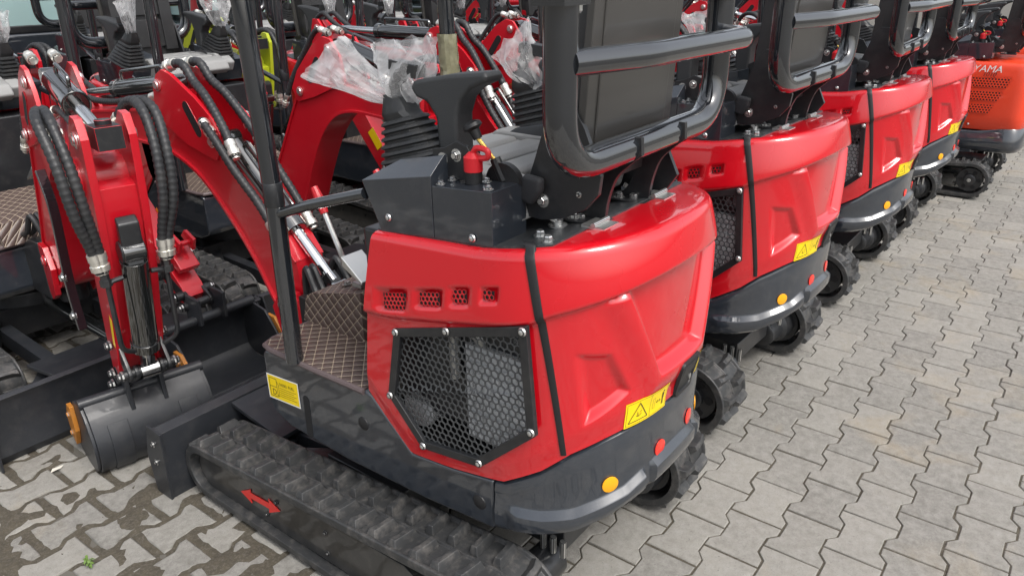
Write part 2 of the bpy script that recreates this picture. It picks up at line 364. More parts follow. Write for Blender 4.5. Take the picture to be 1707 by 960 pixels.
# ------------------------------------------------------------------ parts of one excavator (all verts in the machine's own frame)
def hood(root):
    pts,nr=outline(30,230); NV=112; b=B(); grid=[]
    mo=ccw([(y,z) for y,z in MESHO])
    for (x,y),n in zip(pts,nr):
        zb,zt=zbot(y),ztop(y); col=[]
        for j in range(NV+1):
            z=zb+(zt-zb)*j/NV; d=hood_d(x,y,z)
            yy=y+(.066*(1-(z-.45)/.57) if y>-.2 else .066*(1-(z-.45)/.57)*sstep(-.45,-.2,y))*1.0
            yy=y+.066*max(0,1-(z-.58)/.44)*sstep(-.45,-.115,y)
            col.append(V((x+n[0]*d,yy+n[1]*d,z)))
        grid.append(col)
    gv=[[b.v(p) for p in c] for c in grid]
    for i in range(len(gv)-1):
        for j in range(NV):
            c=(grid[i][j]+grid[i+1][j+1])/2
            if c.x<-.3 and sd_convex((c.y,c.z),mo)>.014: continue
            b.f([gv[i][j],gv[i+1][j],gv[i+1][j+1],gv[i][j+1]])
    # top: rounded lip, then a ladder across
    n=len(pts); ins=[]
    for i in range(n):
        p=grid[i][-1]; ins.append(b.v((p.x-nr[i][0]*.012,p.y-nr[i][1]*.012,p.z+.0005)))
    for i in range(n-1): b.f([gv[i][-1],gv[i+1][-1],ins[i+1],ins[i]])
    for i in range(n//2): b.f([ins[i],ins[i+1],ins[n-2-i],ins[n-1-i]])
    b.f([gv[0][0]]+[gv[0][j] for j in range(1,NV+1)]+[gv[-1][j] for j in range(NV,-1,-1)]) if False else None
    h=obj('engine_hood',b,M['red'],root,ang=50,fixn=True)
    # seam strips
    for s in (-1,1):
        b=B(); L=[]
        for k in range(61):
            t=k/60; x=-.329+.034*t; z=1.072-.478*t
            if s>0: x=-x
            L.append((hood_pt(x-.0030*(-s),z,.0022), hood_pt(x+.0030*(-s),z,.0022)))
        top=[(a+V((0,.03,.002)),c+V((0,.03,.002))) for a,c in L[:1]]
        q=V((-s*.012,.016,.0035)); L=[(L[0][0]+q,L[0][1]+q),(L[0][0]+q*.3+V((0,0,.0025)),L[0][1]+q*.3+V((0,0,.0025)))]+L
        va=[]
        for i,(a,c) in enumerate(L):
            w=(c-a).normalized(); n=w.cross(V((0,0,1))); n=n if n.y<0 else -n; e=.0020 if i>1 else .0006
            va.append([b.v(a-w*.0015-n*.006),b.v(a-w*.001+n*e*.2),b.v(a+n*e*.5),b.v(c+n*e*.5),b.v(c+w*.001+n*e*.2),b.v(c+w*.0015-n*.006)])
        for a,c in zip(va,va[1:]):
            for k in range(5): b.f([a[k],a[k+1],c[k+1],c[k]])
        obj('seam_strip',b,M['blacktrim'],h,ang=60)
    # vents
    for (cy,cz,w,hh) in VENTS:
        b=B(); X=-HW-.0105-.006*(.96-cz)/.08; sk=.28
        def P(u,v,d): return V((X-.0008+d, u, v+(cy-u)*.22))
        quad=[(cy-w/2,cz-hh/2),(cy+w/2,cz-hh/2),(cy+w/2,cz+hh/2),(cy-w/2,cz+hh/2)]
        b.mi=1; b.poly([P(u,v,.0006)+V((-.0002,0,0)) for u,v in quad]); b.mi=0  # black backing sheet paints the shade behind the vent holes
        hexmesh(b,[(cy-w/2+.006,cz-hh/2+.006),(cy+w/2-.006,cz-hh/2+.006),(cy+w/2-.006,cz+hh/2-.006),(cy-w/2+.006,cz+hh/2-.006)],.0125,.0032,lambda u,v,d:P(u,v,d)+V((-.0022,0,0)),.0012)
        obj('vent_mesh',b,[M['red'],M['dark']],h,fixn=False)
    # grille: frame + bolts, mesh
    b=B(); cx=sum(p[0] for p in MESHO)/7; cz=sum(p[1] for p in MESHO)/7; X=-HW-.0145
    inner=[]
    cc=ccw(MESHO); m=len(cc)
    for i in range(m):
        p0,p1,p2=V(cc[i-1]),V(cc[i]),V(cc[(i+1)%m]); d1=(p1-p0).normalized(); d2=(p2-p1).normalized(); n1=V((-d1.y,d1.x)); n2=V((-d2.y,d2.x)); bis=(n1+n2).normalized(); inner.append(p1+bis*(.022/max(.4,bis.dot(n1))))
    for lay in (0,):
        o=[b.v((X,p[0],p[1])) for p in cc]; i_=[b.v((X,p[0],p[1])) for p in inner]; ob=[b.v((X+.012,p[0],p[1])) for p in cc]; ib=[b.v((X+.012,p[0],p[1])) for p in inner]
        for k in range(m):
            l=(k+1)%m; b.f([o[k],o[l],i_[l],i_[k]]); b.f([o[k],ob[k],ob[l],o[l]]); b.f([i_[k],i_[l],ib[l],ib[k]])
    b.mi=1
    for (y,z) in [(-.252,.792),(-.417,.842),(-.630,.902),(-.650,.668),(-.499,.524),(-.318,.498),(-.214,.606)]:
        b.dome((X,y,z),(-1,0,0),.0105,.009)
    obj('grille_frame',b,[M['black'],M['zinc']],h,bevel=.0015)
    b=B(); 
    def fold(u,v):
        t=0.
        for (z0,z1) in ((.786,.902),(.628,.757)):
            zz=z0+(z1-z0)*(-.24-u)/.41; e=(v-zz)/.011
            if abs(e)<1: t=max(t,1-abs(e))
        return -.0065*t
    hexmesh(b,[tuple(p) for p in inner],.0186,.0034,lambda u,v,d:V((X+.010+d+fold(u,v),u,v)),.0025)
    # folded bright rows where the sheet is bent
    obj('grille_mesh',b,M['mesh'],h,fixn=False)
    # radiator seen through the mesh; black box stands in for the bay's shade
    b=B(); b.mi=0; b.box(-.20,.30,-.70,-.16,.45,1.0); b.box(-.325,-.205,-.52,-.16,.462,.47)
    b.mi=1; b.box(-.318,-.22,-.64,-.435,.555,.80)
    for i in range(9):
        z=.56+i*.027; 
        for k in range(8): b.box(-.325,-.3185,-.636+k*.0255,-.620+k*.0255,z,z+.014)
    b.mi=2; b.tube(spline([(-.315,-.40,.70),(-.315,-.40,.80),(-.315,-.43,.835),(-.31,-.47,.82),(-.29,-.48,.76)]),.013,10)
    b.mi=1; b.box(-.30,-.21,-.66,-.56,.83,.90); b.cyl((-.30,-.25,.55),(-.20,-.25,.55),.05)
    obj('engine',b,[M['dark'],M['engine'],M['steel']],root)
    # rear: latch, warning stickers
    b=B()
    f=lambda u,v,o=0: hood_pt(u,v,.002+o)
    u0,u1,v0,v1=-.020,.076,.642,.740
    def sh(u0,u1,v0,v1,o,r=.014):
        return [f(u,v,o) for u,v in rrect(u0,u1,v0,v1,r)]
    A=sh(u0,u1,v0,v1,-.004); C=sh(u0+.002,u1-.002,v0+.002,v1-.002,.0045); D=sh(u0+.010,u1-.010,v0+.010,v1-.010,.005); E_=sh(u0+.011,u1-.011,v0+.011,v1-.011,.0012)
    r4=[[b.v(p) for p in q] for q in (A,C,D,E_)]
    for a,c in zip(r4,r4[1:]):
        k=len(a)
        for i in range(k): b.f([a[i],a[(i+1)%k],c[(i+1)%k],c[i]])
    b.f(r4[-1])
    b.hexa([f(-.006,.692,.001),f(.062,.692,.001),f(.062,.692,.006),f(-.006,.692,.006),f(-.006,.726,.001),f(.062,.726,.001),f(.062,.726,.005),f(-.006,.726,.005)])
    b.mi=1; b.cyl(f(.054,.674,.001),f(.054,.674,.005),.008)
    obj('hood_latch',b,[M['blacktrim'],M['steel']],h,bevel=.001)
    for (x0,z0) in ((-.190,.637),(.090,.655)):
        b=B(); w,hh=.132,.066
        f2=lambda u,v,o=0.: hood_pt(x0+u,z0+v+ (u*.06 if x0<0 else -u*.06),.0012+o)
        patch(b,f2,0,w,0,hh,12,3); b.mi=1; g=lambda u,v:f2(u,v,.0007)
        for e in (((.004,.004),(w-.004,.004)),((w-.004,.004),(w-.004,hh-.004)),((w-.004,hh-.004),(.004,hh-.004)),((.004,hh-.004),(.004,.004)),((w*.54,.004),(w*.54,hh-.004))): strip(b,g,*e,.0008,8)
        tri=[(.010,.010),(.064,.010),(.037,.056)]
        for i in range(3): strip(b,g,tri[i],tri[(i+1)%3],.0022)
        for e in (((.030,.024),(.037,.020)),((.037,.020),(.045,.026)),((.036,.020),(.033,.033)),((.041,.030),(.044,.034))): strip(b,g,*e,.0016,2)
        for e in (((.080,.018),(.080,.044)),((.087,.018),(.087,.044)),((.080,.044),(.087,.044)),((.080,.018),(.087,.018))): strip(b,g,*e,.0007,2)
        strip(b,g,(.094,.030),(.106,.030),.0014,2); strip(b,g,(.097,.034),(.093,.030),.0016,2); strip(b,g,(.097,.026),(.093,.030),.0016,2); strip(b,g,(.103,.034),(.107,.030),.0016,2); strip(b,g,(.103,.026),(.107,.030),.0016,2)
        strip(b,g,(.116,.030),(.116,.046),.006,2); strip(b,g,(.114,.014),(.115,.031),.0022,2); strip(b,g,(.118,.014),(.117,.031),.0022,2); strip(b,g,(.116,.048),(.116,.053),.005,2)
        obj('warning_label',b,[M['yellow'],M['ink']],h,fixn=False)
    return h
def deck(root):
    pts,nr=outline(); b=B(); rows=[(p,n) for p,n in zip(pts,nr) if p[0]<-.02 and p[1]>-.672]
    g=[]
    for (x,y),n in rows:
        X=x-n[0]*.024; Y=y-n[1]*.024; Z=ztop(y)+.0045
        g.append((V((X,Y,Z)),V((-X,Y,Z))))
    va=[(b.v(p),b.v(q),b.v(p-V((0,0,.006))),b.v(q-V((0,0,.006)))) for p,q in g]
    for a,c in zip(va,va[1:]): b.f([a[0],a[1],c[1],c[0]]); b.f([a[0],c[0],c[2],a[2]]); b.f([a[1],a[3],c[3],c[1]])
    b.f([va[-1][0],va[-1][1],va[-1][3],va[-1][2]])
    b.mi=1
    for (x,y) in ((-.235,-.585),(-.10,-.60),(.22,-.585),(.28,-.50),(.10,-.62),(-.27,-.63)): b.bolt((x,y,ztop(y)+.006),(0,0,1),.010,.012)
    for (x,y) in ((-.155,-.575),(.165,-.575)):   # wing nuts
        z=ztop(y)+.006; b.lathe((x,y,z),(0,0,1),[(0,.022),(.004,.022),(.005,.012),(.016,.012)],14)
        for s in (-1,1): b.bar((x+s*.008,y,z+.014),(x+s*.024,y+.004,z+.026),.005,.012)
    for x in (-.13,.14):          # hinges
        y=-.668; z=ztop(y)+.006; b.box(x-.03,x+.03,y-.028,y+.03,z-.004,z+.003); b.cyl((x-.032,y,z+.006),(x+.032,y,z+.006),.006,n=10)
    obj('rear_deck',b,[M['deck'],M['zinc']],root,bevel=.0006)

def counterweight(root):
    pts,nr=outline(40,120); b=B()
    sel=[(p,n) for p,n in zip(pts,nr) if p[1]<-.533]
    gv=[]
    for (x,y),n in sel:
        zt=zbot(y)-.004; zb=lerp_tab(-y,[(.53,.338),(.57,.345),(.65,.357),(.71,.372),(.76,.40),(.81,.442)]); zl=lerp_tab(-y,[(.53,.418),(.65,.424),(.71,.436),(.78,.472),(.81,.515)])
        gap=sstep(.018,.010,abs(abs(x)-.115)) if y<-.7 else 0
        led=.015*(1-gap)*sstep(-.560,-.60,y)
        prof=[(zb,-.045),(zb+.003,-.012),(zb+.010,.002),(zb+.022,.009+led*.5),(zb+.036,.010+led*.85),(zl-.016,.009+led),(zl-.003,.008+led),(zl,.007+led*.94),(zl+.010,.006+led*.12),(zl+.014,.0055),(zl+.018,.005),(zl+.018+(zt-zl-.04)*.35,.004),(zl+.018+(zt-zl-.04)*.7,.005),(zt-.022,.006),(zt-.008,.002),(zt,-.010),(zt,-.03)]
        gv.append([b.v((x+n[0]*d,y+n[1]*d,z)) for z,d in prof])
    for a,c in zip(gv,gv[1:]):
        for j in range(len(a)-1): b.f([a[j],c[j],c[j+1],a[j+1]])
    n=len(gv)
    for i in range(n//2): 
        b.f([gv[i][0],gv[i+1][0],gv[n-2-i][0],gv[n-1-i][0]]); b.f([gv[i][-1],gv[i+1][-1],gv[n-2-i][-1],gv[n-1-i][-1]])
    for j in range(len(gv[0])-1): b.f([gv[0][j],gv[0][j+1],gv[-1][j+1],gv[-1][j]])
    cw=obj('counterweight',b,M['grey'],root,ang=26)
    for x,z,m in ((-.216,.500,'amber'),(.216,.500,'amber'),(-.068,.535,'redref'),(.085,.541,'redref')):
        b=B(); p,n,y=on_surf(x,z); p=p+n*.0058; b.lathe(p,n,[(0,.0205),(.002,.0205),(.0026,.019)],24)
        obj('reflector',b,M[m],cw,ang=40)
    return cw
def skirt(root):
    b=B()
    prof=[(.345,.548),(.332,.560),(-.09,.578),(-.125,.566),(-.262,.444),(-.40,.458),(-.529,.480),(-.529,.338),(-.30,.320),(.0,.313),(.255,.326),(.325,.352),(.343,.38)]
    b.prism(prof,'x',-HW-.002,HW+.002)
    s=obj('side_skirt',b,M['grey'],root,bevel=.011,ang=40)
    X=-HW-.0028
    b=B(); 
    a=V((.160,.452)); c=V((.163,.338)); w=.014
    pl=[]
    for k in range(9): pl.append((a.x+w*cos(pi*k/8),a.y+w*sin(pi*k/8)))
    for k in range(9): pl.append((c.x+w*cos(pi+pi*k/8),c.y+w*sin(pi+pi*k/8)))
    b.prism(pl,'x',X,X+.004); obj('slot',b,M['dark'],s)  # flat dark patch painted in for the shaded slot opening
    for y,z in ((-.083,.466),(-.485,.398)):
        b=B(); b.dome((X+.001,y,z),(-1,0,0),.020,.006); obj('plug_cap',b,M['blacktrim'],s)
    # fuel sticker
    b=B(); f=lambda u,v,o=0.: V((X-.0006-o,.340-u,.400+v+u*.075)); W,H=.150,.084
    b.mi=1; b.poly([f(0,0),f(W,0),f(W,H),f(0,H)]); b.mi=0; e=.004; b.poly([f(e,e,.0004),f(W-e,e,.0004),f(W-e,H-e,.0004),f(e,H-e,.0004)])
    b.mi=2; g=lambda u,v:f(u,v,.0009)
    for q in (((.012,.012),(.046,.012)),((.046,.012),(.046,.072)),((.046,.072),(.012,.072)),((.012,.072),(.012,.012)),((.012,.044),(.046,.044)),((.046,.020),(.054,.014)),((.054,.014),(.054,.054)),((.054,.054),(.046,.066))): strip(b,g,*q,.0016,1)
    put_text(b,g,'D',.028,.021,.017); put_text(b,g,'DIESEL FUEL',.0135,.058,.054)
    for k in range(5): strip(b,g,(.058,.046-k*.007),(.138-.012*(k%2),.046-k*.007),.0012,1)
    obj('fuel_label',b,[M['yellow'],M['white'],M['ink']],s,fixn=False)
    return s
def track(root, s):
    """s=-1 left, +1 right"""
    xc=s*.400; W=.19
    F=(.560,.110,.086); R=(-.575,.150,.126)
    d=V((F[0]-R[0],F[1]-R[1])); D=d.length; u=d/D; k=(R[2]-F[2])/D; nt=u*k+V((-u.y,u.x))*sqrt(1-k*k); nb=u*k-V((-u.y,u.x))*sqrt(1-k*k)
    path=[]
    def arc(c,r,a0,a1,n):
        for i in range(n): a=a0+(a1-a0)*i/(n-1); path.append((c[0]+r*cos(a),c[1]+r*sin(a)))
    at=atan2(nt.y,nt.x); ab=atan2(nb.y,nb.x)
    arc(F,F[2],at,ab,24)                 # front, over the top and down
    n0=len(path); p0=path[-1]
    arc(R,R[2],ab,at-2*pi,28)
    P=[V((0,p[0],p[1])) for p in path]
    # sag of the upper run
    L=[0]
    Q=P+[P[0]]
    for a,c in zip(Q,Q[1:]): L.append(L[-1]+(c-a).length)
    tot=L[-1]
    def at_s(t):
        t%=tot
        for i in range(len(Q)-1):
            if t<=L[i+1]+1e-9:
                q=Q[i].lerp(Q[i+1],(t-L[i])/max(1e-9,L[i+1]-L[i])); 
                break
        e=.004; return q
    def fr(t):
        p=at_s(t); tg=(at_s(t+.006)-at_s(t-.006)).normalized(); n=V((0,-tg.z,tg.y)); 
        return p,tg,n
    b=B(); ns=150; rs=[]
    for i in range(ns):
        p,tg,n=fr(tot*i/ns)
        if n.dot(p-V((0,.02,.12)))<0: n=-n
        rs.append([p+V((xc+w,0,0))+n*o for w,o in ((-W/2,.007),(-W/2,-.016),(W/2,-.016),(W/2,.007),(W/2-.003,.010),(W/2-.010,.009),(W/2-.014,.0),(.004,.0),(.002,.005),(-.002,.005),(-.004,0),(-W/2+.014,0),(-W/2+.010,.009),(-W/2+.003,.010))])
    b.rings(rs,closed=True)
    NL=40
    for i in range(NL):
        for row in (-1,1):
            t=tot*(i+(.5 if row>0 else 0))/NL; p,tg,n=fr(t)
            if n.dot(p-V((0,.02,.12)))<0: n=-n
            wi,wo=row*.007,row*(W/2-.006)
            sk=.010
            def q(w,l,h): return p+V((xc+w,0,0))+tg*l+n*h
            h=.0245
            base=[(wi,-.017),(wi,.012),(wo*.62,.016),(wo,.026),(wo,-.012),(wo*.62,-.015)]
            top=[(wi+row*.008,-.011),(wi+row*.006,.005),(wo*.62,.008),(wo-row*.012,.017),(wo-row*.012,-.003),(wo*.62,-.007)]
            b.rings([[q(w,l+sk*(0 if row<0 else .3),-.002) for w,l in base],[q(w,l+sk*(0 if row<0 else .3),h) for w,l in top]],cap=True)
    tr=obj('rubber_track',b,M['rubber'],root,bevel=.0022,ang=25)
    # side frame plate
    b=B(); xo=xc+s*(W/2-.026); xi=xc-s*(W/2-.026)
    pl=[]
    for i in range(15): a=radians(88-176*i/14); pl.append((.545+.068*cos(a),.108+.066*sin(a)))
    pl+= [(-.33,.050),(-.36,.075),(-.36,.19),(-.33,.205)]
    b.prism(pl,'x',min(xo,xi),max(xo,xi))
    b.mi=1
    for y,z in ((.26,.078),(-.02,.078),(-.02,.15),(.20,.15)):
        b.bolt((xo+s*.001,y,z),(s,0,0),.006)
    obj('track_frame',b,[M['plate'],M['black']],tr,bevel=.004)
    b=B(); b.cyl((xc-s*.07,-.575,.150),(xc+s*.062,-.575,.150),.092,n=28); b.lathe((xc+s*.062,-.575,.150),(s,0,0),[(0,.045),(.018,.045),(.024,.03)],16)
    for k in range(6):
        a=k*pi/3; c=V((xc+s*.0635,-.575+.064*cos(a),.150+.064*sin(a))); b.mi=1; b.cyl(c-V((s*.002,0,0)),c+V((s*.0006,0,0)),.017,n=12); b.mi=0  # flat dark discs stand in for shaded holes in the sprocket
    for k in range(13):
        a=2*pi*k/13; b.obox((xc,-.575+.104*cos(a),.150+.104*sin(a)),(.05,.018,.016),Matrix.Rotation(a,3,'X'))
    b.mi=2; b.bolt((xc+s*.086,-.575,.150),(s,0,0),.010)
    # inner side: hydraulic travel motor
    b.mi=0; b.lathe((xc-s*.07,-.575,.150),(-s,0,0),[(0,.075),(.06,.07),(.07,.055),(.16,.05),(.17,.03)],18)
    b.mi=2
    for dz in (-.03,.0,.03): b.cyl((xc-s*.20,-.60+dz,.20),(xc-s*.20,-.60+dz,.25),.009,n=8)
    obj('drive_sprocket',b,[M['black'],M['dark'],M['zinc']],tr,bevel=.002)
    b=B(); b.cyl((xc-.05,.56,.11),(xc+.05,.56,.11),.070,n=24)
    for y in (.25,.0,-.25): b.cyl((xc-.055,y,.062),(xc+.055,y,.062),.040,n=16)
    obj('idler_wheel',b,M['black'],tr)
    if s<0:
        b=B(); X=xo-.001
        c=V((.285,.122)); 
        shp=[(-.105,.0),(-.055,.038),(-.055,.012),(-.012,.012),(-.002,.020),(.048,.012),(.048,.036),(.105,.0)]
        up=[(-.110,.010),(-.052,.034),(-.056,.016),(.050,.010),(.046,.026),(.110,-.010),(.052,-.034),(.056,-.014),(-.050,-.008),(-.046,-.026)]
        b.prism([(c.x+.9*y,c.y-.006+.9*z) for y,z in up],'x',X-.0025,X-.0005)
        obj('direction_arrow',b,M['arrow'],tr)
    return tr
def undercarriage(root):
    b=B(); b.box(-.30,.30,-.16,.16,.10,.24); b.cyl((0,0,.24),(0,0,.30),.22,n=32); b.cyl((0,0,.30),(0,0,.325),.19,n=32)
    for s in (-1,1):
        b.box(s*.31-.02,s*.31+.02,-.33,.35,.09,.20)
        b.bar((s*.20,.1,.17),(s*.31,.32,.15),.06,.07)
    b.box(-.15,.15,-.60,-.12,.16,.24)
    obj('undercarriage_frame',b,M['black'],root,bevel=.004)
def blade(root, yb, arms):
    b=B(); w=.555
    cs=[(yb-.035,.0),(yb-.012,.0),(yb+.002,.03),(yb-.012,.12),(yb-.004,.22),(yb+.014,.25),(yb-.004,.258),(yb-.036,.245),(yb-.048,.12)]
    b.prism(cs,'x',-w,w)
    for s in (-1,1): b.prism([(yb-.055,.255),(yb+.022,.262),(yb+.060,.14),(yb+.045,.0),(yb-.04,.0)],'x',s*w,s*(w+.008))
    for s in (-1,1):
        b.bar((s*.20,.20,.15),(s*.20,yb-.04,.12),.05,.075); b.bar((s*.24,yb-.30,.135),(s*.42,yb-.05,.13),.04,.05)
    b.box(-.16,.16,yb-.28,yb-.24,.10,.16)
    b.prism([(yb-.30,.20),(yb-.04,.24),(yb-.04,.225),(yb-.30,.185)],'x',-.30,.30)
    b.mi=1; b.cyl((0,.20,.24),(0,yb-.22,.22),.03,n=14); b.mi=2; b.cyl((0,yb-.24,.22),(0,yb-.05,.20),.015,n=12)
    b.mi=2
    for s in (-1,1): b.bolt((s*(w+.008),yb+.0,.20),(s,0,0),.008); b.bolt((s*(w+.008),yb+.005,.13),(s,0,0),.008)
    obj('dozer_blade',b,[M['blade'],M['cylblk'],M['zinc']],root,bevel=.003)
def floor(root):
    b=B(); z=.578
    pl=[(-.346,.30),(-.338,.338),(-.30,.352),(.30,.352),(.338,.338),(.346,.30),(.346,-.10),(-.346,-.10)]
    b.prism(pl,'z',z-.016,z)
    b.mi=1; b.tube([V((x,y,z-.008)) for x,y in [(-.347,-.10),(-.349,.10),(-.347,.30),(-.337,.340),(-.30,.354),(.30,.354),(.337,.340),(.347,.30),(.347,-.10)]],.009,8)
    obj('floor_mat',b,[M['quilt'],M['piping']],root)
    b=B(); b.prism([(.098,.575),(.378,.575),(.352,.665),(.32,.682),(.098,.735)],'x',-.165,.165)
    b.mi=1; b.bolt((-.09,.24,.705),(0,.18,1),.012,.010); b.box(-.13,-.08,.13,.17,.728,.742)
    obj('pedal_box_mat',b,[M['quilt'],M['steel']],root,bevel=.012)
    b=B(); b.box(-.30,.30,-.60,-.10,.56,1.01)
    obj('seat_pedestal',b,M['black'],root,bevel=.01)
    # travel levers
    for s in (-1,1):
        b=B(); p=[(s*.13,.115,.78),(s*.13,.19,.79),(s*.135,.20,.83),(s*.125,.275,.955)]
        b.tube(rnd(p,.02),.008,8); b.mi=1; b.tube([(s*.127,.262,.935),(s*.1235,.285,.975),(s*.121,.305,1.005)],[.012,.015,.011],10)
        obj('travel_lever',b,[M['zinc'],M['redplastic']],root)
    b=B(); b.hexa([(-.16,.09,.76),(-.08,.09,.76),(-.08,.17,.80),(-.16,.17,.80),(-.16,.09,.768),(-.08,.09,.768),(-.08,.17,.83),(-.16,.17,.83)]); obj('lever_bracket',b,M['zinc'],root,bevel=.002)
def console(root, s):
    X=lambda x: x*s*-1   # built for the left side (negative x)
    b=B()
    def bx(x0,x1,y0,y1,z0,z1): b.box(min(X(x0),X(x1)),max(X(x0),X(x1)),y0,y1,z0,z1)
    xl,xr=-.322,-.205
    # rear box
    b.prism([(-.362,1.04),(-.362,1.157),(-.527,1.168),(-.527,1.05)],'x',X(xl),X(xr))
    # nose with a bevelled top
    yz=[(-.195,1.022),(-.140,1.137),(-.226,1.190),(-.338,1.213),(-.362,1.205),(-.362,1.04)]
    outer=[(-.195,1.022),(-.140,1.137),(-.335,1.178),(-.362,1.172),(-.362,1.04)]
    A=[(X(xl-.001),y,z) for y,z in [(-.195,1.022),(-.140,1.137),(-.3605,1.178),(-.3605,1.04)]]
    C=[(X(xl+.045),y,z) for y,z in [(-.225,1.188),(-.3605,1.215)]]
    D=[(X(xr+.05),y,z) for y,z in [(-.195,1.022),(-.140,1.137),(-.225,1.188),(-.3605,1.215),(-.3605,1.04)]]
    a=[b.v(p) for p in A]; c=[b.v(p) for p in C]; d=[b.v(p) for p in D]
    b.f(a); b.f([a[1],c[0],c[1],a[2]]); b.f([c[0],d[2],d[3],c[1]]); b.f(d[::-1]); b.f([a[0],a[1],c[0],d[2],d[1],d[0]] if False else [a[1],d[1],d[2],c[0]]); b.f([a[0],d[0],d[1],a[1]]); b.f([a[3],a[2],c[1],d[3],d[4]]); b.f([a[0],a[3],d[4],d[0]])
    b.mi=1
    for y,z in ((-.222,1.062),(-.474,1.062)): b.dome((X(xl-.0015),y,z),(-s*-1*-1 if False else (X(-1)),0,0),.0095,.008)
    for x,y in ((-.31,-.378),(-.27,-.376),(-.215,-.38),(-.31,-.51),(-.218,-.515),(-.255,-.46)): b.bolt((X(x),y,1.159+(-.362-y)*.066),(0,0,1),.008,.008)
    co=obj('control_console',b,[M['grey'],M['zinc']],root,bevel=.0025)
    # bolted stop plate on the step
    b=B(); b.prism([(-.318,1.178),(-.318,1.222),(-.352,1.228),(-.388,1.246),(-.418,1.238),(-.450,1.190),(-.440,1.165),(-.362,1.163)],'x',X(-.267),X(-.259))
    b.mi=1
    for y,z in ((-.348,1.203),(-.388,1.216)): b.bolt((X(-.267),y,z),(X(-1),0,0),.0105,.010)
    obj('stop_plate',b,[M['black'],M['zinc']],co,bevel=.002)
    # bellows boot
    b=B(); ox=.085 if s>0 else 0.
    base=V((X(-.215-ox),-.225,1.165)); top=V((X(-.205-ox),-.142,1.325)); ax=(top-base); n=7; rs=[]
    def sq(c,hw,hl):
        q=[]
        for i in range(16):
            an=2*pi*(i+.5)/16; cx,sy=cos(an),sin(an); k=1/max(abs(cx),abs(sy)); k=min(k,1.22); q.append(c+V((cx*k*hw,sy*k*hl,0)) + V((0,0,-.55*sy*k*hl*.5)))
        return q
    for i in range(n):
        t=i/n*.66; c=base+ax*t; w=.064-.042*t; l=.098-.078*t; c=c+V((0,-.012*(1-t),0))
        rs+= [sq(c,w-.004,l-.005),sq(c+ax*.022,w+.001,l+.001),sq(c+ax*.055,w-.001,l-.002),sq(c+ax*.075,w-.008,l-.011)]
    for t,w in ((.70,.034),(.73,.034),(.92,.022),(.97,.020)): rs.append(sq(base+ax*t,w,w*1.15))
    b.rings(rs); obj('bellows_boot',b,M['boot'],root,ang=40)
    # joystick with T grip
    b=B(); g=base+ax*1.0
    b.tube(spline([base+ax*.9,g+V((0,-.01,.015)),g+V((0,-.02,.03)),g+V((0,-.035,.045))]),[.016]*16+[.020]*9,10)
    b.obox(g+V((.006,-.045,.052)),(.036,.085,.030),Matrix.Rotation(radians(6),3,'X'))
    obj('joystick',b,M['boot'],root,bevel=.008)
    # wrist rest
    b=B(); x0=-.20-ox
    o=[(-.222,1.340),(-.236,1.358),(-.34,1.377),(-.442,1.388),(-.446,1.368),(-.40,1.350),(-.372,1.325),(-.358,1.29),(-.356,1.17),(-.302,1.17),(-.297,1.28),(-.272,1.312),(-.240,1.320)]
    b.prism(o,'x',X(x0-.030),X(x0+.030)); obj('wrist_rest',b,M['plastic'],root,bevel=.014,ang=50)
    # red isolator key
    b=B(); p=V((X(-.268),-.435,1.163))
    b.mi=1; b.lathe(p,(0,0,1),[(0,.019),(.026,.019)],18)
    b.mi=0; b.lathe(p+V((0,0,.026)),(0,0,1),[(0,.0205),(.030,.0205),(.036,.014),(.040,.010)],18); b.tube(spline([p+V((0,0,.064)),p+V((0,-.012,.076)),p+V((0,-.038,.074)),p+V((0,-.040,.060)),p+V((0,-.015,.054))],6),.0065,8)
    if s<0: obj('isolator_key',b,[M['redplastic'],M['blacktrim']],root)
    # throttle quadrant
    if s<0:
        b=B(); c=V((X(-.225),-.485,1.165))
        pl=[(c.y+.045*cos(pi*k/14),c.z+.040*sin(pi*k/14)) for k in range(15)]
        b.prism(pl,'x',X(-.225)-.008,X(-.225)+.008)
        b.mi=1; b.cyl(c+V((0,.02,.035)),c+V((-.01,.062,.085)),.005,n=8); b.mi=0; b.cyl(c+V((0,0,.0)),c+V((0,.025,.045)),.012,n=10)
        b.lathe(c+V((-.01,.062,.085)),(-.1,.5,1),[(0,.010),(.02,.012),(.026,.022),(.034,.020),(.040,.010)],14)
        obj('throttle_lever',b,[M['blacktrim'],M['brass']],root)
    return co
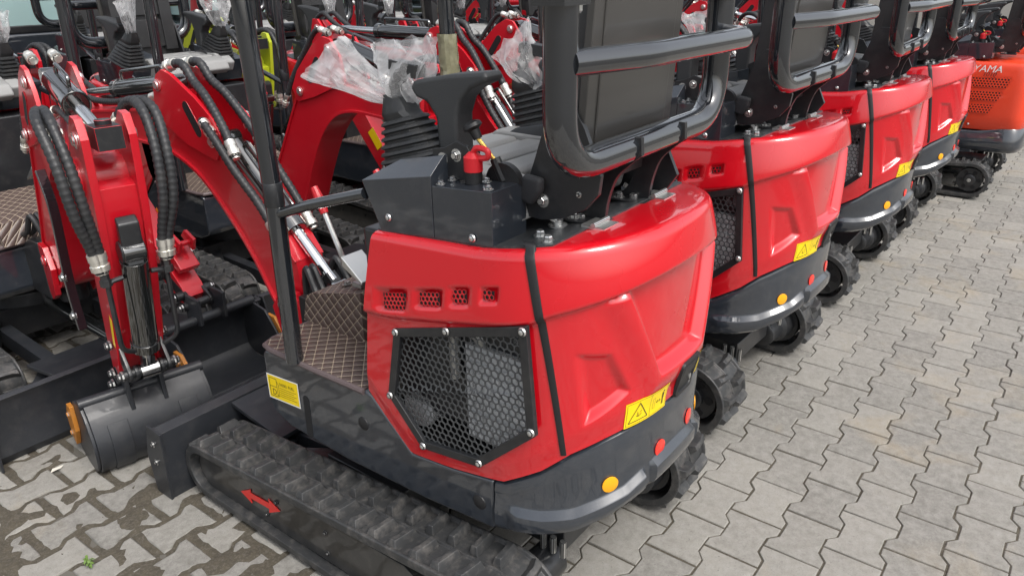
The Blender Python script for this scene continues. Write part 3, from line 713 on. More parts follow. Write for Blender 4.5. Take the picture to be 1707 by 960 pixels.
def seat(root):
    b=B(); b.prism([(-.545,1.075),(-.10,1.075),(-.06,1.10),(-.08,1.145),(-.14,1.165),(-.30,1.155),(-.50,1.15),(-.56,1.13)],'x',-.175,.175)
    for x in (-.19,.19): b.prism([(-.53,1.08),(-.12,1.08),(-.09,1.13),(-.16,1.178),(-.34,1.176),(-.50,1.165)],'x',x-.04,x+.04)
    for y in (-.20,-.31,-.42): b.prism([(y-.045,1.15),(y+.045,1.15),(y+.035,1.170),(y-.035,1.170)],'x',-.145,.145)
    obj('seat_cushion',b,M['cushion'],root,bevel=.018,ang=50)
    # backrest leaning back
    R=Matrix.Rotation(radians(4),3,'X'); o=V((0,-.598,1.15))
    def T(x,y,z): return o+R@V((x,y,z))
    b=B()
    def slab(pl,y0,y1,mi):
        b.mi=mi; A=[b.v(T(x,y0,z)) for x,z in pl]; C=[b.v(T(x,y1,z)) for x,z in pl]; b.f(A); b.f(C[::-1])
        for i in range(len(pl)): j=(i+1)%len(pl); b.f([A[i],C[i],C[j],A[j]])
    pl=[(-.155,.0),(.155,.0),(.170,.08),(.174,.32),(.155,.45),(.12,.475),(-.12,.475),(-.155,.45),(-.174,.32),(-.170,.08)]
    slab(pl,-.035,.020,0)
    for x in (-.140,.140): slab([(x-.034,.03),(x+.036,.03),(x+.032,.42),(x-.034,.42)],.015,.050,0)
    slab([(-.135,.395),(.135,.395),(.11,.465),(-.11,.465)],.015,.044,0)
    slab([(-.112,.05),(.112,.05),(.108,.195),(-.108,.195)],.015,.038,0); slab([(-.108,.220),(.108,.220),(.104,.37),(-.104,.37)],.015,.038,0)
    slab(rrect(-.14,.14,.49,.60,.045),-.02,.06,0)
    for x in (-.07,.07): b.cyl(T(x,.01,.46),T(x,.01,.51),.008,n=8)
    bk=obj('backrest',b,M['vinyl'],root,bevel=.013,ang=50)
    b=B(); slab([(-.185,.03),(.185,.03),(.190,.12),(.185,.46),(-.185,.46),(-.190,.12)],-.052,-.034,0)
    slab([(-.150,.05),(.150,.05),(.150,.44),(-.150,.44)],-.056,-.050,0)
    obj('back_shell',b,M['shell'],bk,bevel=.006,ang=40)
    for s in (-1,1):
        b=B(); x=s*.190
        pl=[(-.50,1.088),(-.50,1.13),(-.525,1.165),(-.545,1.22),(-.575,1.31),(-.60,1.335),(-.635,1.335),(-.665,1.29),(-.705,1.20),(-.700,1.16),(-.670,1.125),(-.61,1.095),(-.56,1.084)]
        if s>0: pl=[(-.44,1.065),(-.46,1.11),(-.545,1.155),(-.60,1.19),(-.66,1.18),(-.69,1.12),(-.66,1.075)]
        b.prism(pl,'x',x-.006,x+.006); b.mi=1; b.bolt((x+s*.006,-.565,1.128),(s,0,0),.011,.011); b.bolt((x+s*.006,-.655,1.155),(s,0,0),.005)
        obj('seat_side_plate',b,[M['black'],M['zinc']],root,bevel=.003)
        b=B(); b.prism([(-.515,1.165),(-.530,1.185),(-.575,1.180),(-.572,1.15),(-.548,1.118),(-.515,1.128)],'x',s*.198,s*.222); obj('seat_belt',b,M['cloth'],root,bevel=.010)
def canopy(root):
    # front posts
    for s in (-1,1):
        b=B(); b.tube([(s*.352,.180,.575),(s*.352,.170,1.03),(s*.352,.190,1.55),(s*.352,.215,2.10)],.0245,16)
        b.mi=1; b.lathe((s*.352,.170,1.03),(0,0,1),[(0,.025),(.002,.026),(.06,.026),(.062,.025)],16)
        p=obj('front_post',b,[M['frame'],M['black']],root)
        if s>0:
            pass
        if s>0:
            b=B(); rs=[]
            for k in range(14):
                z=1.245+k*.012; rs.append([V((s*.352+(.031+.005*noise.noise((k*.9,i*1.1,0)))*cos(2*pi*i/14),.178+(k*.0007)+(.031+.005*noise.noise((k*.9,i*1.1,5)))*sin(2*pi*i/14),z)) for i in range(14)])
            b.rings(rs,cap=False); obj('wrap_film',b,M['film'],p,ang=20)
    # rear loop
    y=-.70; b=B(); r=.0315
    P=rnd([(-.335,y,2.10),(-.335,y,1.237),(.335,y,1.237),(.335,y,2.10)],.115,10); b.tube(P,r,20)
    for s in (-1,1): b.box(s*.335-.04,s*.335+.04,y-.034,y+.034,1.525,1.545)
    b.mi=1
    for s in (-1,1): b.bolt((s*.29,y,1.525),(0,0,-1),.013,.014)
    b.mi=0
    for s in (-1,1): b.bar((s*.335,y,1.535),(s*.262,y+.02,1.535),.05,.018)
    obj('rear_roll_bar',b,[M['frame'],M['zinc']],root)
    b=B(); y0=-.705; z=1.430
    P=rnd([(-.330,y0-.010,z),(-.13,-.765,z),(.292,-.785,z),(.330,y0-.01,z)],.035,8); b.tube(P,.0245,18); obj('rear_handrail',b,M['frame'],root)
    for x in (-.085,.115):
        b=B(); o=[]
        A=spline([(0,-.572,1.07),(0,-.600,1.10),(0,-.625,1.16),(0,-.650,1.20),(0,-.685,1.235)],5); C=spline([(0,-.655,1.07),(0,-.662,1.12),(0,-.680,1.17),(0,-.708,1.20),(0,-.738,1.225)],5)
        pl=[(p.y,p.z) for p in A]+[(-.70,1.262),(-.735,1.262)]+[(p.y,p.z) for p in C[::-1]]
        b.prism(pl,'x',x-.006,x+.006); b.box(x-.045,x+.02,-.665,-.555,ztop(-.6)+.006,ztop(-.6)+.012)
        b.mi=1; b.bolt((x-.03,-.59,ztop(-.6)+.012),(0,0,1),.010,.012)
        obj('roll_bar_bracket',b,[M['black'],M['zinc']],root,bevel=.0015)
    # roof
    b=B(); b.tube([V((x,y,2.11)) for x,y in rrect(-.36,.36,-.72,.23,.06)],.027,12,closed=True); obj('top_frame',b,M['frame'],root)
    # side grab bars
    for s in (-1,1):
        b=B(); b.tube(rnd([(s*.352,.165,1.008),(s*.345,.03,1.055),(s*.32,-.145,1.105)],.05),.014,12); obj('grab_bar',b,M['frame'],root)
    return

def cylinder(root, p, q, split, rb, rr, name, rail=0):
    """hydraulic ram: barrel p->split point, rod to q (y,z pairs or xyz)"""
    p=V(p);q=V(q); d=(q-p).normalized(); m=p.lerp(q,split)
    b=B(); b.cyl(p+d*.03,m,rb,n=22); b.lathe(m-d*.03,d,[(0,rb*1.12),(.032,rb*1.12),(.034,rb*.9)],22)
    ex=V((1,0,0)); b.cyl(p-ex*.03,p+ex*.03,rb*.8,n=18); b.bar(p,p+d*.06,rb*1.1,rb*1.1)
    if rail:
        u=V((0,-d.z,d.y)); u=u if u.z>0 else -u
        b.tube(rnd([p+d*.07+u*rb,p+d*.07+u*(rb+.03),m-d*.05+u*(rb+.03),m-d*.05+u*rb],.015,4),.0065,8)
    o=obj(name,b,M['cylblk'],root,bevel=.001)
    b=B(); b.cyl(m-d*.02,q-d*.03,rr,n=18); b.cyl(q-ex*.028,q+ex*.028,rb*.75,n=18); b.mi=1; b.bar(q-d*.06,q,rr*2.0,rr*1.7)
    obj('piston_rod',b,[M['chrome'],M['black']],o)
    return o
def hose(root, pts, r=.0125, fit=True):
    P=resample(spline(pts,10),.0062); b=B(); rr=[r*(1.0 if (i%3) else .86) for i in range(len(P))]
    b.tube(P,rr,9)
    if fit:
        b.mi=1
        for a,c in ((P[0],P[min(8,len(P)-1)]),(P[-1],P[max(0,len(P)-9)])):
            d=(c-a).normalized(); b.lathe(a-d*.004,d,[(0,r*.9),(.012,r*.9),(.013,r*1.4),(.030,r*1.4),(.031,r*1.15),(.044,r*1.15),(.045,r*1.28),(.066,r*1.22)],8)
    return obj('hose',b,[M['hose'],M['fitting']],root,ang=60)
def plates(b, pl, xs, t):
    for x in xs: b.prism(pl,'x',x-t/2,x+t/2)
def pin(b, y, z, x, r=.016):
    b.mi=1
    for s in (-1,1):
        b.lathe((s*x,y,z),(s,0,0),[(0,r*1.35),(.005,r*1.35),(.006,r),(.012,r*.8)],16)
    b.mi=0
def flange2(b, P, xw, t, side):
    Q=[]; O=[]
    for i,p in enumerate(P):
        a=P[max(0,i-1)]; c=P[min(len(P)-1,i+1)]; dx,dy=c[0]-a[0],c[1]-a[1]; l=hypot(dx,dy); n=(-side*dy/l,side*dx/l)
        Q.append((p[0]+n[0]*t,p[1]+n[1]*t)); O.append((p[0]-n[0]*.003,p[1]-n[1]*.003))
    rs=[[b.v((-xw,*o)),b.v((xw,*o)),b.v((xw,*q)),b.v((-xw,*q))] for o,q in zip(O,Q)]
    for a,c in zip(rs,rs[1:]):
        for k in range(4): b.f([a[k],a[(k+1)%4],c[(k+1)%4],c[k]])
    b.f(rs[0]); b.f(rs[-1][::-1])
def swing_post(root):
    b=B(); b.prism([(.33,.36),(.33,.56),(.42,.60),(.50,.60),(.50,.35)],'x',-.09,.09); 
    b.cyl((0,.50,.33),(0,.50,.64),.055,n=22)
    b.mi=1; b.cyl((0,.50,.62),(0,.50,.655),.035,n=18); b.mi=0
    obj('swing_bracket',b,[M['black'],M['zinc']],root,bevel=.006)
    b=B(); plates(b,[(.46,.42),(.54,.36),(.62,.40),(.66,.52),(.60,.60),(.52,.60)],(-.075,.075),.022); b.box(-.085,.085,.47,.53,.40,.58); pin(b,.595,.545,.088,.018)
    b.mi=1; b.cyl((-.09,.595,.545),(.09,.595,.545),.018); obj('swing_post',b,[M['redarm'],M['zinc']],root,bevel=.005)
def bucket(root, h, lip_sign=-1, w=.195):
    """h=(y,z) of the hinge bar; opens back toward the machine"""
    y,z=h
    prof=[(0,0),(.050,-.055),(.080,-.130),(.066,-.205),(.015,-.250),(-.080,-.258),(-.170,-.245),(-.215,-.225)]
    pr=spline([(0,a,c) for a,c in prof],5); P=[(y+p.y,z+p.z) for p in pr]
    b=B(); t=.010
    nrm=[]
    Q=[]
    for i,p in enumerate(P):
        a=P[max(0,i-1)]; c=P[min(len(P)-1,i+1)]; dx,dy=c[0]-a[0],c[1]-a[1]; l=hypot(dx,dy); Q.append((p[0]-dy/l*t,p[1]+dx/l*t))
    rs=[[b.v((x,q[0],q[1])) for x,q in ((-w,a),(w,a),(w,c),(-w,c))] for a,c in zip(P,Q)]
    for a,c in zip(rs,rs[1:]):
        for k in range(4): b.f([a[k],a[(k+1)%4],c[(k+1)%4],c[k]])
    b.f(rs[0]); b.f(rs[-1][::-1])
    for x0,x1 in ((-.150,-.085),(.085,.150)):      # wear straps welded on the back
        rs=[[b.v((x,q[0]+(q[0]-p[0])*k,q[1]+(q[1]-p[1])*k)) for x,k in ((x0,-.1),(x1,-.1),(x1,.55),(x0,.55))] for p,q in list(zip(P,Q))[6:26]]
        for a,c in zip(rs,rs[1:]):
            for k in range(4): b.f([a[k],a[(k+1)%4],c[(k+1)%4],c[k]])
        b.f(rs[0]); b.f(rs[-1][::-1])
    side=P+[(y-.185,z-.13),(y-.10,z-.02)]
    for s in (-1,1): b.prism([(p[0],p[1]) for p in side],'x',s*w,s*(w+.011))
    b.cyl((-w-.012,y-.005,z+.004),(w+.012,y-.005,z+.004),.020,n=14)
    b.prism([(y-.23,z-.245),(y-.16,z-.262),(y-.16,z-.240),(y-.225,z-.232)],'x',-w-.006,w+.006)
    for s in (-1,1): b.prism([(y+.040,z+.105),(y-.050,z+.10),(y-.045,z-.01),(y+.035,z-.03),(y+.060,z-.045),(y+.052,z+.0)],'x',s*.055-.007,s*.055+.007)
    bk=obj('bucket',b,M['blade'],root,bevel=.002,ang=40)
    for s in (-1,1):
        b=B(); b.prism([(y-.145,z-.045),(y-.098,z-.040),(y-.100,z-.14),(y-.150,z-.215),(y-.195,z-.20),(y-.20,z-.12)],'x',s*(w+.0115),s*(w+.026)); b.mi=1
        for dy,dz in ((-.13,-.08),(-.155,-.165)): b.bolt((s*(w+.026),y+dy,z+dz),(s,0,0),.009,.008)
        obj('side_cutter',b,[M['ochre'],M['steel']],bk,bevel=.004)
    return bk
def linkage(root, tip, cylend, bpin, lpin):
    b=B()
    for s in (-1,1):
        b.bar((s*.060,*tip_up(tip)),(s*.060,*cylend),.010,.045,up=(1,0,0)) if False else None
        b.prism(bone(tip_up(tip),cylend,.026),'x',s*.062-.006,s*.062+.006)
        b.prism(bone(cylend,lpin,.024),'x',s*.040-.006,s*.040+.006)
    b.cyl((-.08,cylend[0],cylend[1]),(.08,cylend[0],cylend[1]),.017); b.cyl((-.075,lpin[0],lpin[1]),(.075,lpin[0],lpin[1]),.018); b.cyl((-.075,bpin[0],bpin[1]),(.075,bpin[0],bpin[1]),.020)
    b.mi=1
    for q in (cylend,lpin,bpin,tip_up(tip)):
        for s in (-1,1): b.lathe((s*.078,q[0],q[1]),(s,0,0),[(0,.018),(.010,.018),(.011,.013),(.020,.013)],6)
    obj('bucket_linkage',b,[M['black'],M['zinc']],root,bevel=.003)
def tip_up(t): return t
def bone(a,c,r):
    a=V(a);c=V(c); d=(c-a).normalized(); n=V((-d.y,d.x)); o=[]
    for k in range(7): an=pi/2+pi*k/6; o.append(a+d*cos(an)*r+n*sin(an)*r)
    for k in range(7): an=-pi/2+pi*k/6; o.append(c+d*cos(an)*r+n*sin(an)*r)
    return [(p.x,p.y) for p in o]
def boom_long(root):
    """boom of the machines parked in the near row"""
    b=B()
    low=spline([(0,.625,.47),(0,.680,.53),(0,.760,.66),(0,.864,.785),(0,1.009,.915),(0,1.179,.985),(0,1.384,1.000),(0,1.70,.995),(0,1.93,.990)],4)
    up=[(2.02,1.005),(2.02,1.055),(1.95,1.062),(1.583,1.100),(1.328,1.125),(1.20,1.130),(1.03,1.10),(.90,1.03),(.80,.935),(.70,.86),(.60,.78),(.535,.70),(.52,.60),(.55,.50),(.585,.47)]
    b.prism([(p.y,p.z) for p in low]+up,'x',-.054,.054)
    flange2(b,[(p.y,p.z) for p in low],.066,.008,1); flange2(b,up[1:7][::-1],.060,.007,-1); flange2(b,up[7:12],.060,.007,1)
    ear=[(1.23,1.135),(1.215,1.215),(1.180,1.262),(1.140,1.280),(1.09,1.268),(.96,1.200),(.868,1.136),(.838,1.09),(.842,1.045),(.885,.995),(1.05,1.03),(1.16,1.08)]
    plates(b,ear,(-.062,.062),.014)
    b.prism([(1.14,1.06),(1.19,1.06),(1.19,1.20),(1.14,1.20)],'x',-.05,.05)
    pin(b,1.178,1.225,.069); pin(b,.892,1.060,.069); pin(b,1.98,1.030,.062,.02); pin(b,.595,.545,.06,.02)
    b.mi=2
    for s in (-1,1):
        o=bone((1.02,1.165),(.965,1.085),.020); b.prism(o,'x',s*.0685,s*.0705)  # proud dark inlay paints the shade of the ear's slot hole
    bo=obj('boom',b,[M['redarm'],M['zinc'],M['dark']],root,bevel=.005)
    cylinder(root,(0,1.178,1.225),(0,2.015,1.118),.52,.034,.017,'arm_cylinder',1)
    cylinder(root,(0,.892,1.06),(0,.40,.62),.62,.036,.019,'boom_cylinder',1)
    # arm: tail at the boom end, curled back under the boom
    b=B(); A=[(2.05,1.150),(2.015,1.158),(1.985,1.13),(1.93,1.02),(1.86,.93),(1.44,.50),(1.345,.405),(1.325,.365),(1.350,.335),(1.395,.335),(1.47,.40),(1.95,.84),(2.035,.95),(2.07,1.05)]
    b.prism(A,'x',-.045,.045); plates(b,[(2.055,1.16),(2.015,1.165),(1.975,1.13),(1.93,1.02),(1.98,.93),(2.05,.98),(2.075,1.07)],(-.070,.070),.014)
    pin(b,2.015,1.118,.077); b.mi=2; plates(b,[(1.52,.60),(1.60,.68),(1.64,.64),(1.56,.56)],(-.0465,.0465),.002)
    obj('arm',b,[M['redarm'],M['zinc'],M['yellow']],root,bevel=.005)
    cylinder(root,(0,2.06,.93),(0,1.47,.44),.60,.034,.017,'bucket_cylinder')
    b=B(); b.obox((0,1.375,.515),(.085,.11,.035),Matrix.Rotation(radians(47),3,'X')); plates(b,[(1.33,.55),(1.40,.60),(1.37,.63),(1.31,.60)],(-.03,.03),.016); b.mi=1; b.cyl((-.045,1.345,.585),(.045,1.345,.585),.012,n=10); b.mi=0
    obj('link_plate',b,[M['redarm'],M['zinc']],root,bevel=.006)
    linkage(root,(1.46,.50),(1.47,.44),(1.35,.37),(1.30,.34)); bucket(root,(1.26,.285))
    for x in (-.035,.03):
        hose(root,[(x,1.16,1.285),(x,1.06,1.300),(x,1.00,1.245),(x*1.2,.93,1.20),(x*1.5,.84,1.11),(x*1.9,.77,1.02)],.0160)
        hose(root,[(x*2.3,.86,1.085),(x*2.5,.90,1.13),(x*2.6,.84,1.08),(x*2.4,.76,.98),(x*2.2,.66,.88),(x*2.2,.58,.78)],.0150)
        hose(root,[(x,1.24,1.18),(x,1.40,1.155),(x,1.62,1.125),(x,1.80,1.125),(x,1.93,1.16),(x,2.02,1.19),(x,2.09,1.12),(x,2.09,.98)],.0130)
def boom_short(root):
    """boom of the machines in the opposite row: steep arch, arm hanging down"""
    b=B()
    up=spline([(0,.52,.60),(0,.62,.74),(0,.77,.98),(0,.87,1.13)],4); lo=spline([(0,1.50,.995),(0,1.34,1.01),(0,1.18,1.015),(0,1.06,.975),(0,.95,.86),(0,.85,.68),(0,.76,.50),(0,.65,.44)],5)
    top=[(.98,1.155),(1.16,1.125),(1.40,1.09),(1.52,1.07),(1.535,1.03)]
    b.prism([(p.y,p.z) for p in up]+top+[(p.y,p.z) for p in lo]+[(.54,.45),(.49,.53)],'x',-.062,.062)
    flange2(b,[(p.y,p.z) for p in lo],.072,.008,-1); flange2(b,[(p.y,p.z) for p in up],.070,.008,-1)
    ear=[(1.17,1.14),(1.15,1.25),(1.10,1.315),(1.05,1.325),(.98,1.29),(.85,1.17),(.80,1.09),(.83,1.03),(.95,1.06)]
    plates(b,ear,(-.068,.068),.014); pin(b,1.085,1.275,.077); pin(b,.86,1.08,.077); pin(b,1.475,1.035,.07,.02)
    b.mi=2
    for s in (-1,1): b.prism(bone((1.0,1.22),(.94,1.14),.020),'x',s*.0755,s*.0775)  # dark inlays painted as the shaded slot holes of the ears
    obj('boom',b,[M['redarm'],M['zinc'],M['dark']],root,bevel=.005)
    cylinder(root,(0,1.085,1.285),(0,1.575,1.165),.50,.038,.019,'arm_cylinder',1)
    cylinder(root,(-.012,.86,1.08),(0,.44,.60),.66,.036,.019,'boom_cylinder',1)
    b=B()
    A=[(1.56,1.23),(1.60,1.225),(1.625,1.17),(1.60,.95),(1.55,.75),(1.44,.47),(1.385,.345),(1.345,.325),(1.315,.35),(1.32,.42),(1.38,.74),(1.41,1.0),(1.44,1.10),(1.50,1.18)]
    plates(b,A,(-.062,.062),.022)
    C=[(1.585,1.02),(1.575,.90),(1.53,.74),(1.42,.47),(1.37,.36),(1.33,.36),(1.34,.44),(1.40,.74),(1.43,1.0),(1.50,1.05)]
    b.prism(C,'x',-.052,.052)
    b.cyl((-.085,1.475,1.035),(.085,1.475,1.035),.065,n=22)
    pin(b,1.575,1.165,.073,.018); pin(b,1.475,1.035,.085,.022); pin(b,1.56,.78,.073,.016)
    b.mi=2; b.box(-.036,.036,1.545,1.635,1.135,1.20); b.cyl((0,1.59,1.20),(0,1.59,1.215),.022,n=14)
    b.mi=3; plates(b,[(1.46,.60),(1.485,.585),(1.44,.47),(1.42,.48)],(-.0745,.0745),.002)
    obj('arm',b,[M['redarm'],M['zinc'],M['black'],M['yellow']],root,bevel=.005)
    b=B(); b.prism([(1.60,.94),(1.625,.92),(1.62,.80),(1.58,.80)],'x',-.03,.03); b.cyl((-.035,1.59,.83),(.035,1.59,.83),.034,n=18); obj('cylinder_clevis',b,M['black'],root,bevel=.006)
    cylinder(root,(0,1.60,.83),(0,1.475,.385),.80,.040,.019,'bucket_cylinder')
    b=B()
    for s in (-1,1): b.tube(rnd([(s*.040,1.595,.755),(s*.085,1.595,.75),(s*.085,1.58,.52),(s*.045,1.545,.49)],.03,5),.008,8); b.lathe((s*.088,1.595,.74),(0,0,1),[(0,.017),(.02,.017),(.021,.013),(.05,.012)],6)
    obj('oil_pipe',b,M['black'],root)
    linkage(root,(1.40,.47),(1.475,.385),(1.345,.345),(1.30,.285)); bucket(root,(1.33,.255))
    for s in (-1,1):
        for k in (0,1):
            o=k*.030
            hose(root,[(s*.075,1.36,1.14),(s*(.11+o*.3),1.44,1.23),(s*(.12+o),1.545,1.225),(s*(.115+o),1.62,1.12),(s*(.105+o),1.635,.98),(s*(.09+o*.6),1.605,.86),(s*(.088+o*.3),1.598,.785)],.0155)
        hose(root,[(s*.03,1.12,1.17),(s*.03,1.20,1.20),(s*.028,1.30,1.19),(s*.025,1.42,1.15)],.0125)
        hose(root,[(s*.035,1.055,1.335),(s*.035,.97,1.345),(s*.04,.89,1.265),(s*.06,.80,1.14),(s*.07,.72,1.0)],.0125)
def hydraulic_pipes(root):
    b=B()
    for k,x in enumerate((-.09,-.06,.06,.09)): b.tube(spline([(x,.30,.60),(x*.9,.40,.62),(x*.8,.46,.70),(x*.6,.50,.60),(x*.5,.52,.48)],6),.011,8)
    obj('pipe_bundle',b,M['hose'],root)

def excavator(boom, yb):
    r=empty('mini_excavator')
    h=hood(r); deck(r); counterweight(r); skirt(r); track(r,-1); track(r,1); undercarriage(r); blade(r,yb,0)
    floor(r); console(r,-1); console(r,1); seat(r); canopy(r); swing_post(r); boom(r); hydraulic_pipes(r)
    return r
near=excavator(boom_long,.700)
G_NEAR='red mini excavators parked in the near row'; G_OPP='red mini excavators in the facing row'
# ---- facing-row prototype: shares every part but the boom group
far=copy_tree(near,skip=('boom','arm','arm_cylinder','boom_cylinder','bucket_cylinder','link_plate','bucket_linkage','bucket','hose','dozer_blade','wrap_film'))
boom_short(far); blade(far,.985,0)
far.name='mini_excavator'

OY=1.10
rows=[(-.480,OY,1),(.80,OY+.035,.995),(2.20,OY+.015,.978),(3.50,OY-.01,.955)]
labs=['red mini excavator nearest the camera, brown quilted footplate and whole left grille showing',
      'red mini excavator second along the near row, beside the nearest machine',
      'red mini excavator third along the near row, between the second and the fourth',
      'red mini excavator fourth along the near row, right beside the orange machine']
first=True
NEAR=[]
for (x,y,a),lb in zip(rows,labs):
    o=near if first else copy_tree(near,skip=('wrap_film',)); first=False
    o.location=(x,y,0); o.scale=(a,a,a); tag(o,lb,'excavator',G_NEAR); NEAR.append(o)
BG=('boom','arm','arm_cylinder','boom_cylinder','bucket_cylinder','link_plate','bucket_linkage','bucket','hose')
def raise_boom(root, deg, piv=(.595,.545)):
    T=Matrix.Translation((0,piv[0],piv[1])); m=T@Matrix.Rotation(radians(deg),4,'X')@T.inverted()
    for ch in kids(root):
        if ch.name.split('.')[0] in BG: ch.matrix_local=m@ch.matrix_local
raise_boom(NEAR[1],8); NEAR[1].rotation_euler.z=-.035
# ---- orange machines at the end of the near row
def orange_body(root):
    pts,nr=outline(30,90,YS=-.70,YC=-.845,NN=3.6); b=B(); gv=[]
    NV=10
    for (x,y),n in zip(pts,nr):
        zb=.52; zt=1.03
        gv.append([b.v((x+n[0]*d,y+n[1]*d,z)) for z,d in ((zb,-.01),(zb+.01,0),(zb+.12,.012),(.80,.014),(.97,.008),(zt-.03,.002),(zt-.008,-.006),(zt,-.022))])
    for a,c in zip(gv,gv[1:]):
        for j in range(7): b.f([a[j],c[j],c[j+1],a[j+1]])
    n=len(gv)
    for i in range(n//2): b.f([gv[i][-1],gv[i+1][-1],gv[n-2-i][-1],gv[n-1-i][-1]])
    h=obj('engine_hood',b,M['orange'],root,ang=50)
    X=-HW-.016
    for k,(za,zc,ya,yc) in enumerate(((.835,.905,-.12,-.665),(.735,.800,-.12,-.625),(.640,.700,-.12,-.585))):
        b=B(); P=lambda u,v,d: V((X-.001+d,u,v)); q=[(ya,za),(ya,zc),(yc-.03,zc+.018),(yc,za+.01)]
        b.mi=1; b.poly([P(u,v,.0) for u,v in q]); b.mi=0; hexmesh(b,q,.021,.008,lambda u,v,d:P(u,v,d)+V((-.002,0,0)),.001); obj('vent_mesh',b,[M['orange'],M['dark']],h,fixn=False)  # dark sheet under the mesh paints the shade inside the vent
    b=B(); f=lambda u,v: V((X-.0015,-.40-u+v*-.25,.945+v)); put_text(b,f,'YAMA',.072,.02,.012); b.mi=1; put_text(b,f,'1010',.045,.10,-.020); obj('lettering',b,[M['white'],M['ink']],h,fixn=False)
    b=B()
    for y,z in ((-.60,.985),(-.47,.56)): b.dome((X+.004,y,z),(-1,0,0),.010,.009)
    obj('hood_bolt',b,M['zinc'],h)
    for z in (.62,.86):
        b=B(); p=V((-.330,-.72+.02*(z-.62),z)); b.obox(p,(.014,.014,.07),Matrix.Rotation(radians(-30),3,'Z')); obj('hood_hinge',b,M['steel'],h,bevel=.002)
    b=B(); f=lambda u,v:V((u,-.8545,.60+v)); patch(b,f,-.16,.02,0,.12); obj('warning_label',b,M['yellow'],h,fixn=False)
    # own skirt
    b=B(); gv=[]
    for (x,y),n in zip(pts,nr):
        zt=.512+.04*sstep(-.5,-.75,y); gv.append([b.v((x+n[0]*d,y+n[1]*d,z)) for z,d in ((.345,-.05),(.36,.0),(.40,.020),(.44,.016),(zt-.012,.006),(zt,-.012))])
    for a,c in zip(gv,gv[1:]):
        for j in range(5): b.f([a[j],c[j],c[j+1],a[j+1]])
    n=len(gv)
    for i in range(n//2): b.f([gv[i][0],gv[i+1][0],gv[n-2-i][0],gv[n-1-i][0]])
    b.mi=1; b.dome((-HW-.012,-.33,.45),(-1,0,0),.011,.009); obj('counterweight',b,[M['grey'],M['zinc']],root,ang=60)
orange=copy_tree(near,skip=('engine_hood','counterweight','rear_deck','wrap_film'))
orange.name='orange_excavator'; orange_body(orange); orange.location=(4.66,.80,0); orange.scale=(.91,.91,.91); tag(orange,'bright orange mini excavator with white YAMA lettering and three rows of side vents','excavator')
o2=copy_tree(orange); o2.location=(6.0,.86,0); tag(o2,'orange mini excavator at the right edge of the photo, beyond the lettered one','excavator')

# ---- facing row
fr=[(-.755,3.40),(.34,3.42),(1.60,3.40),(2.85,3.42),(4.10,3.40),(5.35,3.40)]
fl=['red mini excavator at the far left, its arm and bucket hanging in the foreground',
    'red mini excavator in the facing row whose black seat shows above the nearest boom',
    'red mini excavator in the facing row seen behind the bagged levers of the nearest machine',
    'red mini excavator in the facing row behind the boom of the second near machine',
    'red mini excavator in the facing row glimpsed just left of the nearest roll bar',
    'red mini excavator in the facing row seen through the nearest roll bar']
FAR=[]
for i,((x,y),lb) in enumerate(zip(fr,fl)):
    o=far if i==0 else copy_tree(far); o.location=(x,y,0); o.rotation_euler=(0,0,pi); tag(o,lb,'excavator',G_OPP); FAR.append(o)
    far_last=o
def swing_boom(root, deg):
    T=Matrix.Translation((0,.5,0)); m=T@Matrix.Rotation(radians(deg),4,'Z')@T.inverted()
    for ch in kids(root):
        if ch.name.split('.')[0] in BG+('swing_post','cylinder_clevis','oil_pipe'): ch.matrix_local=m@ch.matrix_local
# ---- third row: one lime machine and red / black ones
lime={M['red']:M['lime'],M['redarm']:M['lime']}
blk={M['red']:M['grey'],M['redarm']:M['redarm']}
third=[(1.05,5.55,{M['red']:M['grey'],M['redarm']:M['lime']},'mini excavator with a lime yellow boom, behind the facing row past a dark post'),
       (-.25,5.75,blk,'dark grey mini excavator in the third row, its posts at the top left corner'),
       (2.45,5.60,None,'red mini excavator in the third row behind the second black seat'),
       (4.0,5.60,blk,'dark grey mini excavator in the third row behind the grey bagged levers'),
       (5.5,5.6,None,'red mini excavator in the third row, behind the nearest roll bar'),
       (7.1,5.2,None,'red mini excavator far back in the third row, beyond the second roll bar')]
for x,y,sw,lb in third:
    o=copy_tree(far,swap=sw); o.location=(x,y,0); o.rotation_euler=(0,0,pi); tag(o,lb,'excavator')

swing_boom(FAR[0],-11)
b=B(); gp=spline([(.235,1.125,1.015),(.238,1.160,.90),(.240,1.150,.74),(.242,1.145,.61),(.245,1.165,.47)],6)
for p,q in zip(gp,gp[1:]): b.bar(p,q+(q-p)*.12,.010,.030,up=(1,0,0))
b.mi=1
for k in (-3,-9): b.lathe(gp[k]+V((.006,-.01,0)),(1,0,0),[(0,.020),(.006,.020),(.007,.014),(.016,.012)],12)
obj('hose_guard',b,[M['frame'],M['zinc']],FAR[0],bevel=.002)
